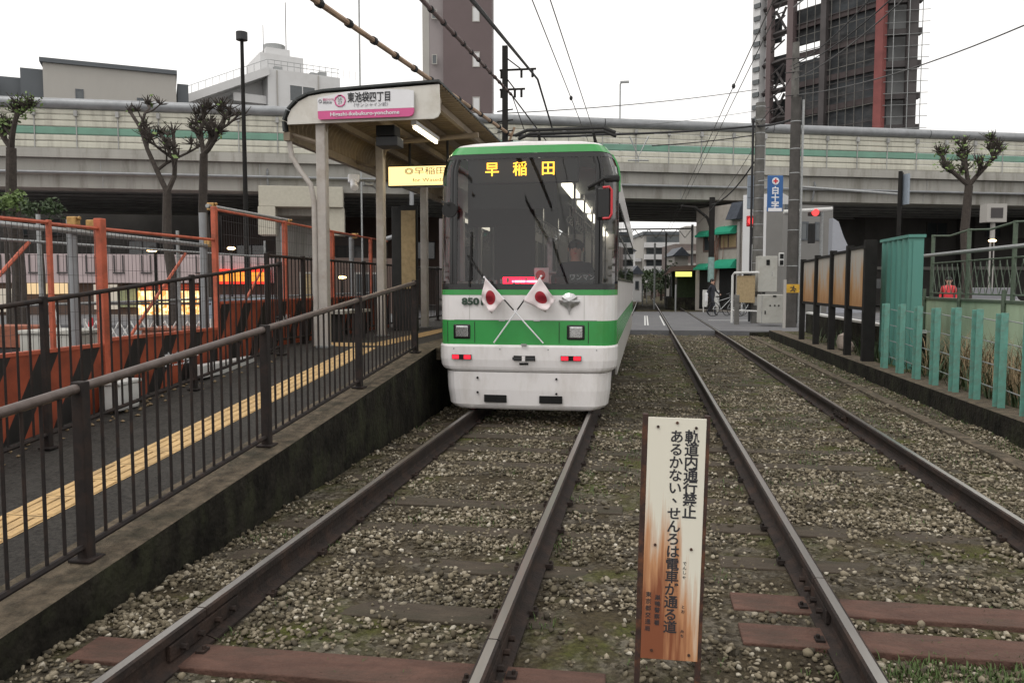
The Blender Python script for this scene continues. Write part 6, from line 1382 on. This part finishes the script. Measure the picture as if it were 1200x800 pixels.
# crossing signals and the dark bracket post
def signal(px, py, d, label, arm):
    p = at(px, py, d); t = root('crossing_signal', (p.x, p.y, p.z - .4), label, 'signal', 'red lights at the crossing'); m_ = MB()
    if arm: m_.tube([p + RW * -1.1 + Vector((0, 0, .02)), p + RW * .6 + Vector((0, 0, .12))], .07, 8); m_.build('arm', M['whiteframe'], t)
    else: m_.tube([p + Vector((.05, 0, -.25)), p + Vector((.1, 0, -.85)), p + Vector((.32, 0, -.9))], .09, 8); m_.build('hood', M['rubber'], t)
    m_ = MB(); m_.box(p + Vector((0, .1, 0)), (.30, .16, .42) if not arm else (.42, .16, .24), YAW); hd = m_.build('signal_head', M['red'] if not arm else M['black'], t, bevel=.03)
    m_ = MB(); m_.sphere(p + FW * .04, (.13, .06, .13), 12); m_.build('lamp', emis('signal_red', (1, .07, .07), 1.6), hd)
signal(880, 259, 31, 'red crossing light left of the concrete pole', False)
signal(955, 249, 28, 'red crossing light on a white arm right of the dark pole', True)
p = at(961, 330, 28.5); m_ = MB(); m_.tube([(p.x, p.y, 0), (p.x, p.y, at(961, 246, 28.5).z)], .06, 8); t = one('signal_post', m_, M['galv'], 'slim post carrying the white signal arm behind the rusty panels', 'post')
a, b = at(951, 262, 28), at(951, 285, 28); m_ = MB(); m_.box((a + b) / 2, (.22, .15, a.z - b.z), YAW); one('loudspeaker_box', m_, M['rubber'], 'narrow dark box hanging below the white signal arm', 'box', bevel=.02)
p = at(833, 330, 44); t = root('bracket_post', (p.x, p.y, 0), 'dark post with curved bracket and pale teal band beyond the crossing', 'post'); zt = at(833, 232, 44).z
m_ = MB(); m_.tube([(p.x, p.y, 0), (p.x, p.y, zt)], .16, 10); m_.build('post', M['poledark'], t); m_ = MB(); m_.tube([(p.x, p.y, zt - 1.8), (p.x - .25, p.y, zt - 1.1), (p.x - .9, p.y, zt - .55), (p.x - 1.7, p.y, zt - .45)], .08, 8); m_.build('bracket', M['poledark'], t)
m_ = MB(); m_.tube([(p.x, p.y, 1.75), (p.x, p.y, 3.1)], .18, 10); m_.build('teal_band', mat('pale_teal', (.2, .3, .28), .6), t)

# the far stop
p = at(800, 330, 50); p.z = 0; fs = root('far_stop_shelter', p, 'dark far tram stop shelter with glowing yellow sign beyond the crossing', 'shelter')
m_ = MB(); m_.prism([(-1.1, 2.2), (-.7, 2.75), (1.6, 2.85), (1.75, 2.6), (1.6, 2.5), (-.6, 2.45)], lambda u, v, t: (p.x + u, t, v), p.y, p.y + 9); m_.build('roof', M['brownwall'], fs)
for u in (-.4, 1.4):
    for y in (.3, 3, 6): m_ = MB(); m_.bb(p.x + u - .07, p.x + u + .07, p.y + y, p.y + y + .14, .0, 2.5); m_.build('column', M['steeldark'], fs)
m_ = MB(); m_.bb(p.x - .45, p.x + .55, p.y - .08, p.y, 1.55 + .55, 1.55 + .85); m_.build('lit_panel', E_lemon, fs)
m_ = MB(); m_.bb(p.x - .9, p.x + 1.7, p.y + .2, p.y + 9, 0, .75); m_.build('platform', M['conc_dark'], fs)
m_ = MB(); m_.bb(p.x - .5, p.x + 1.5, p.y + 3, p.y + 3.1, .75, 2.4); m_.build('rear_screen', M['leafdark'], fs)
for i, (px, d, h_) in enumerate(((767, 52, 4.3), (780, 56, 5.2), (753, 60, 1.7), (758, 70, 1.5), (787, 60, 3.0), (792, 47, 1.6))):
    q = at(px, 330, d); m_ = MB(); m_.tube([(q.x, q.y, 0), (q.x, q.y, h_)], .07 if h_ > 2 else .05, 6); one('line_post', m_, M['galv'] if i != 1 else M['polec'], ['slender grey post beyond the crossing, nearest the tram side', 'taller grey post beyond the crossing, right of the slender one', 'short pale stump between the far tracks', 'shorter farther stump between the far tracks', 'mid-height post just left of the far stop', 'short post at the corner of the far stop'][i], 'post', 'posts along the far track')
for i, (px0, px1, d, z1_, mm, lab) in enumerate(((741, 752, 75, 2.6, 'whitewall', 'small white hut beside the far tracks, nearest the tram side'), (790, 806, 72, 4.2, 'greywall', 'grey low house behind the far stop shelter'), (724, 744, 95, 5.6, 'whitewall', 'pale house far down the line on the left of the track'), (771, 781, 110, 2.8, 'brownwall', 'brown hut where the far tracks meet the trees'))):
    f = Facade(at(px0, 330, d), at(px1, 330, d)); hb = root('line_house', f.a, lab, 'building'); m_ = MB(); f.blk(m_, 0, f.L, 0, 4, 0, z1_); m_.build('wall', M[mm], hb)
    m_ = MB(); m_.prism([(-.2, z1_ + .01), (f.L + .2, z1_ + .01), (f.L / 2, z1_ + .8)], lambda u, v, t: f.pt(u, t, v), -.2, 4.2); m_.build('roof', M['rooftile'], hb); window(f, hb, f.L * .3, f.L * .7, z1_ * .45, z1_ * .75, 'darkclad')
for i, (x, y, h_) in enumerate(((3.7, 46, 1.3), (3.9, 49, 1.2), (-3.4, 47, 1.2), (3.2, 55, 1.1))):
    m_ = MB(); m_.bb(x - .45, x + .45, y, y + .05, .35, h_); m_.tube([(x - .4, y, -.05), (x - .4, y, .5)], .03, 5); m_.tube([(x + .4, y, -.05), (x + .4, y, .5)], .03, 5)
    one('line_barrier', m_, M[('whiteframe', 'boxgrey', 'whiteframe', 'galv')[i]], 'small pale barrier plate beyond the crossing, ' + ('nearest the road on the right', 'just behind the nearest one on the right', 'on the left of the tracks', 'farthest along the track')[i], 'barrier')
# overhead gantry far down the line
q = at(760, 330, 62); t = root('line_gantry', (q.x, q.y, 0), 'thin overhead-line gantry far down the track', 'gantry'); m_ = MB(); m_.tube([(-3.6, q.y, 0), (-3.6, q.y, 6.2)], .1, 6); m_.tube([(3.6, q.y, 0), (3.6, q.y, 6.2)], .1, 6); m_.build('post', M['galv'], t)
m_ = MB(); m_.tube([(-3.6, q.y, 5.9), (3.6, q.y, 5.9)], .06, 6)
for k in range(6): m_.tube([(-3 + k * 1.1, q.y, 5.9), (-2.45 + k * 1.1, q.y, 5.2), (-1.9 + k * 1.1, q.y, 5.9)], .03, 4)
m_.build('truss', M['galv'], t)
# V-bracket hanging before the barrier
q = at(748, 170, 31); t = root('line_hanger', q, 'V-shaped hanger with small crossbar over the tracks, before the green stripe', 'hanger'); m_ = MB(); m_.tube([at(738, 160, 31), at(748, 184, 31), at(760, 160, 31)], .03, 5); m_.tube([at(736, 188, 31), at(760, 188, 31)], .03, 5); m_.tube([at(748, 184, 31), at(748, 190, 31)], .03, 5); m_.build('frame', M['galv'], t)

# ================================================================== RUSTY PANELS, TEAL CABIN, TEAL GUARD POSTS, GREEN FENCE
rp = root('panel_hoarding', (3.85, 15, .2), 'row of rust-stained panels in a dark frame standing along the right kerb', 'hoarding')
ysq = [20.6, 18.95, 17.45, 16.1, 14.85]
for i, (a, b) in enumerate(zip(ysq, ysq[1:])):
    m_ = MB(); z1_ = 2.12 + (i) * .035; m_.bb(3.86, 3.885, b + .07, a - .07, 1.18, z1_); m_.build('panel', M['rustpanel'], rp)
    m_ = MB(); m_.bb(3.835, 3.90, b + .06, a - .06, z1_ + .001, z1_ + .05); m_.build('top_frame', M['poledark'], rp); m_ = MB(); m_.bb(3.835, 3.90, b + .06, a - .06, 1.12, 1.178); m_.build('bottom_frame', M['poledark'], rp)
for i, y in enumerate(ysq): w_ = .12 if i < 4 else .2; m_ = MB(); m_.bb(3.80, 3.80 + w_, y - .06, y + .06, .18, 2.2 + i * .04); m_.build('post', M['poledark'], rp)
m_ = MB(); m_.bb(4.6, 4.75, 14.5, 24, .2, .75); one('low_wall', m_, M['conc_dark'], 'low dark wall behind the legs of the rusty panels', 'wall')
m_ = MB(); m_.bb(4.598, 4.76, 14.5, 24, .752, .80); bpy.data.objects['low_wall']; one('wall_rail', m_, M['whiteframe'], 'pale rail along the top of the low dark wall', 'rail')
sk = MB(); sk.sphere((4.15, 17.6, .38), (.16, .12, .2), 8); sk.sphere((4.2, 17.4, .30), (.12, .1, .12), 8); one('plastic_sack', sk, mat('sack', (.5, .42, .36), .7), 'crumpled pale sack between the legs of the rusty panels', 'sack', smooth=True)
# corrugated cabin
tc_ = root('corrugated_cabin', (4.6, 14.2, .2), 'teal corrugated metal cabin between the rusty panels and the green fence', 'cabin')
m_ = MB(); x0, x1, y0, y1, zt = 4.22, 4.42, 13.75, 15.3, 2.33
n = 22; pr = []
for k in range(n + 1):
    y = y0 + (y1 - y0) * k / n; d_ = .028 if (k // 2) % 2 == 0 else 0; pr.append((x0 - d_, y))
m_.prism(pr + [(x1, y1), (x1, y0)], lambda u, v, t: (u, v, t), .2, zt); m_.build('body', M['tealbox'], tc_)
m_ = MB(); m_.bb(x0 - .04, x1 + .02, y0 - .03, y1 + .03, zt + .002, zt + .05); m_.build('roof', M['tealbox'], tc_)
m_ = MB(); m_.bb(x0 + .03, x1 - .01, y0 - .02, y0 - .003, .25, zt - .05); m_.build('door', M['tealbox'], tc_)
# guard posts
gy = [8.2, 8.75, 9.4, 10.05, 10.7, 11.4, 12.1, 12.85, 13.65]
gp = None
for i, y in enumerate(gy):
    t = root('guard_post', (3.87, y, .2), 'weathered teal H-section guard post along the kerb, ' + ['at the right picture edge', 'second from the right edge', 'third from the right edge', 'fourth from the right edge', 'in the middle of the row', 'fourth from the corrugated cabin', 'third from the corrugated cabin', 'second from the corrugated cabin', 'nearest the corrugated cabin'][i], 'guard post', 'teal guard posts along the right kerb')
    m_ = MB(); zt = 1.28 + random.uniform(-.015, .015); m_.bb(3.83, 3.905, y - .008, y + .008, .15, zt); m_.bb(3.87 - .055, 3.87 + .065, y + .085, y + .10, .15, zt - .01) ; m_.bb(3.865, 3.878, y + .008, y + .085, .15, zt - .005)
    m_.build('post', M['teal'], t, bevel=.003)
for i, z in enumerate((1.18, .93, .68, .42)):
    m_ = MB(); P_ = []
    for a, b in zip(gy, gy[1:]): P_ += [(3.915, a, z), (3.915, (a + b) / 2, z - .012)]
    m_.tube(P_ + [(3.915, gy[-1], z)], .0075, 5); one('guard_cable', m_, M['galv'], ['top', 'second', 'third', 'lowest'][i] + ' horizontal wire threaded along the teal guard posts', 'wire', 'wires between the guard posts')
# pale green retaining wall and fence
wx = 5.3
m_ = MB(); m_.bb(wx, wx + .2, 4, 17.6, .2, 1.30); rw = one('retaining_wall', m_, M['palegreen'], 'pale green low wall behind the dry grass and teal posts', 'wall')
m_ = MB(); m_.bb(wx - .02, wx + .22, 4, 17.6, 1.302, 1.34); k = m_.build('coping', M['greenpost'], rw)
gf = root('mesh_fence', (wx + .1, 10, 1.3), 'green pipe and lattice fence standing on the pale green wall', 'fence')
fy = [4.6, 6.7, 8.8, 10.9, 12.9, 14.6, 16.3]
for y in fy: m_ = MB(); m_.tube([(wx + .1, y, 1.34), (wx + .1, y, 2.52)], .035, 8); m_.tube([(wx - .03, y - .02, .2), (wx - .03, y - .02, 1.5)], .03, 6); m_.build('post', M['greenpost'], gf, smooth=True)
for a, b in zip(fy, fy[1:]):
    m_ = MB(); m_.tube([(wx + .1, a, 2.5), (wx + .1, (a + b) / 2, 2.45), (wx + .1, b, 2.5)], .018, 6); m_.build('top_rail', M['greenpost'], gf, smooth=True)
    m_ = MB(); m_.tube([(wx + .1, a, 1.98), (wx + .1, b, 1.98)], .014, 5); m_.tube([(wx + .1, a, 1.42), (wx + .1, b, 1.42)], .014, 5); m_.build('mid_rail', M['greenpost'], gf)
    m_ = MB(); n = 7
    for k in range(n):
        p_, q_ = a + (b - a) * k / n, a + (b - a) * (k + 1) / n; m_.tube([(wx + .1, p_, 1.42), (wx + .1, q_, 1.95)], .007, 4); m_.tube([(wx + .11, p_, 1.95), (wx + .11, q_, 1.42)], .007, 4)
    m_.build('lattice', M['greenpost'], gf)
m_ = MB(); m_.tube([(wx - .08, 4, 2.12), (wx - .08, 16.9, 2.12)], .032, 8); m_.build('front_pipe', M['galv'], gf, smooth=True)
# things in the side street
p = at(1112, 330, 26); person((p.x, p.y, .12), math.radians(-20), 'stand', 'person in a red vest standing in the street behind the green fence', top='red', legs='cloth_dark')
p = at(1172, 330, 30); cr2 = root('parked_car', (p.x, p.y, 0), 'dark car with lit headlights behind the green fence at right', 'car')
m_ = MB(); m_.prism([(-2.0, .35), (2.0, .35), (2.05, .8), (1.9, .95), (1.1, 1.02), (.6, 1.45), (-1.0, 1.47), (-1.6, 1.05), (-2.0, .95)], lambda u, v, t: (p.x + t, p.y + u + 2, v), -.85, .85); m_.build('body', mat('car_paint', (.10, .10, .11), .3, .4, var=.05), cr2, bevel=.05)
m_ = MB(); m_.add([(p.x - .68, p.y + .88, 1.06), (p.x + .68, p.y + .88, 1.06), (p.x + .6, p.y + 1.3, 1.40), (p.x - .6, p.y + 1.3, 1.40)], [(0, 1, 2, 3)]); m_.build('windscreen', M['window'], cr2)
for s in (-1, 1):
    m_ = MB(); m_.box((p.x + s * .62, p.y - .06, .72), (.3, .06, .13)); m_.build('headlight', emis('car_headlight', (1, .85, .7), 2.5), cr2)
    for u in (.7, 3.3): m_ = MB(); m_.tube([(p.x + s * .72, p.y + u, .32), (p.x + s * .88, p.y + u, .32)], .32, 14); m_.build('wheel', M['rubber'], cr2)
p = at(1051, 330, 20); t = root('sign_pole', (p.x, p.y, .1), 'dark pole with an edge-on sign plate before the overpass at right', 'pole'); zt = at(1051, 202, 20).z
m_ = MB(); m_.tube([(p.x, p.y, .1), (p.x, p.y, zt)], .05, 8); m_.build('pole', M['poledark'], t); m_ = MB(); m_.box((p.x + .12, p.y, zt - .45), (.05, .3, .75), .3); m_.build('sign_plate', M['lightblue'], t)
m_ = MB(); m_.box((p.x + .05, p.y + .1, zt - .45), (.06, .1, .85), .3); m_.build('plate_back', M['rubber'], t)
p = at(1164, 330, 40); a = at(1164, 250, 40); t = root('signal_cabinet', (a.x, a.y, 0), 'pale cabinet with barred front high under the overpass at right', 'cabinet'); m_ = MB(); m_.box((a.x, a.y, a.z), (1.0, .6, .9), YAW); m_.build('casing', M['greywall'], t); m_ = MB(); m_.box(Vector((a.x, a.y, a.z)) + FW * .31, (.6, .03, .5), YAW); m_.build('grille', M['steeldark'], t)
m_ = MB(); m_.tube([(a.x, a.y, 0), (a.x, a.y, a.z - .45)], .12, 8); m_.build('post', M['greywall'], t)

# ================================================================== WARNING SIGN
ws = root('warning_sign', (0, 0, 0), 'rust-streaked cream warning board with black vertical writing on two rusty posts between the tracks', 'sign')
m_ = MB(); W2, H2 = .107, .465
m_.box((0, 0, 0), (W2 * 2, .004, H2 * 2)); bd = m_.build('board', M['rustsign'], ws, bevel=.0015)
for s in (-1, 1): m_ = MB(); m_.box((s * (W2 + .004 if s > 0 else W2 + .010), .016, -.18), (.020, .030, 1.31)); m_.build('post', M['rustpost'], ws, bevel=.002)
for x, z in ((-.07, .43), (.0, .447), (.07, .43), (-.066, -.02), (.068, -.03), (-.066, -.43), (.074, -.44)): m_ = MB(); m_.tube([(x, -.002, z), (x, -.007, z)], .0055, 8); m_.build('bolt', M['rustpost'], bd)
def vtext(s, size, x, z0, step, bold=.0008, nm='lettering', m='ink', rot=()):
    for i, ch_ in enumerate(s):
        if ch_ == ' ': continue
        dx, dz = (.3 * size, .3 * size) if ch_ == '、' else (0, 0)
        text(nm, ch_, size, (x + dx, -.0028, z0 - i * step + dz), FACE_CAM, M[m], bd, bold=bold, depth=.0004)
vtext('軌道内通行禁止', .054, .056, .392, .0475, .0012)
vtext('あるかない、せんろは電車が通る道', .052, .000, .392, .0487, .0010)
vtext('でんしゃ', .015, .046, -.087, .0175, .0001); vtext('とお', .015, .046, -.255, .018, .0001); vtext('みち', .015, .046, -.350, .018, .0001)
vtext('巣鴨警察署', .022, -.050, -.225, .0245, .0002); vtext('東京都交通局', .022, -.084, -.215, .0265, .0002)
ws.location = (.118, 3.0, .612); ws.rotation_euler = (0, math.radians(1.2), math.radians(3))
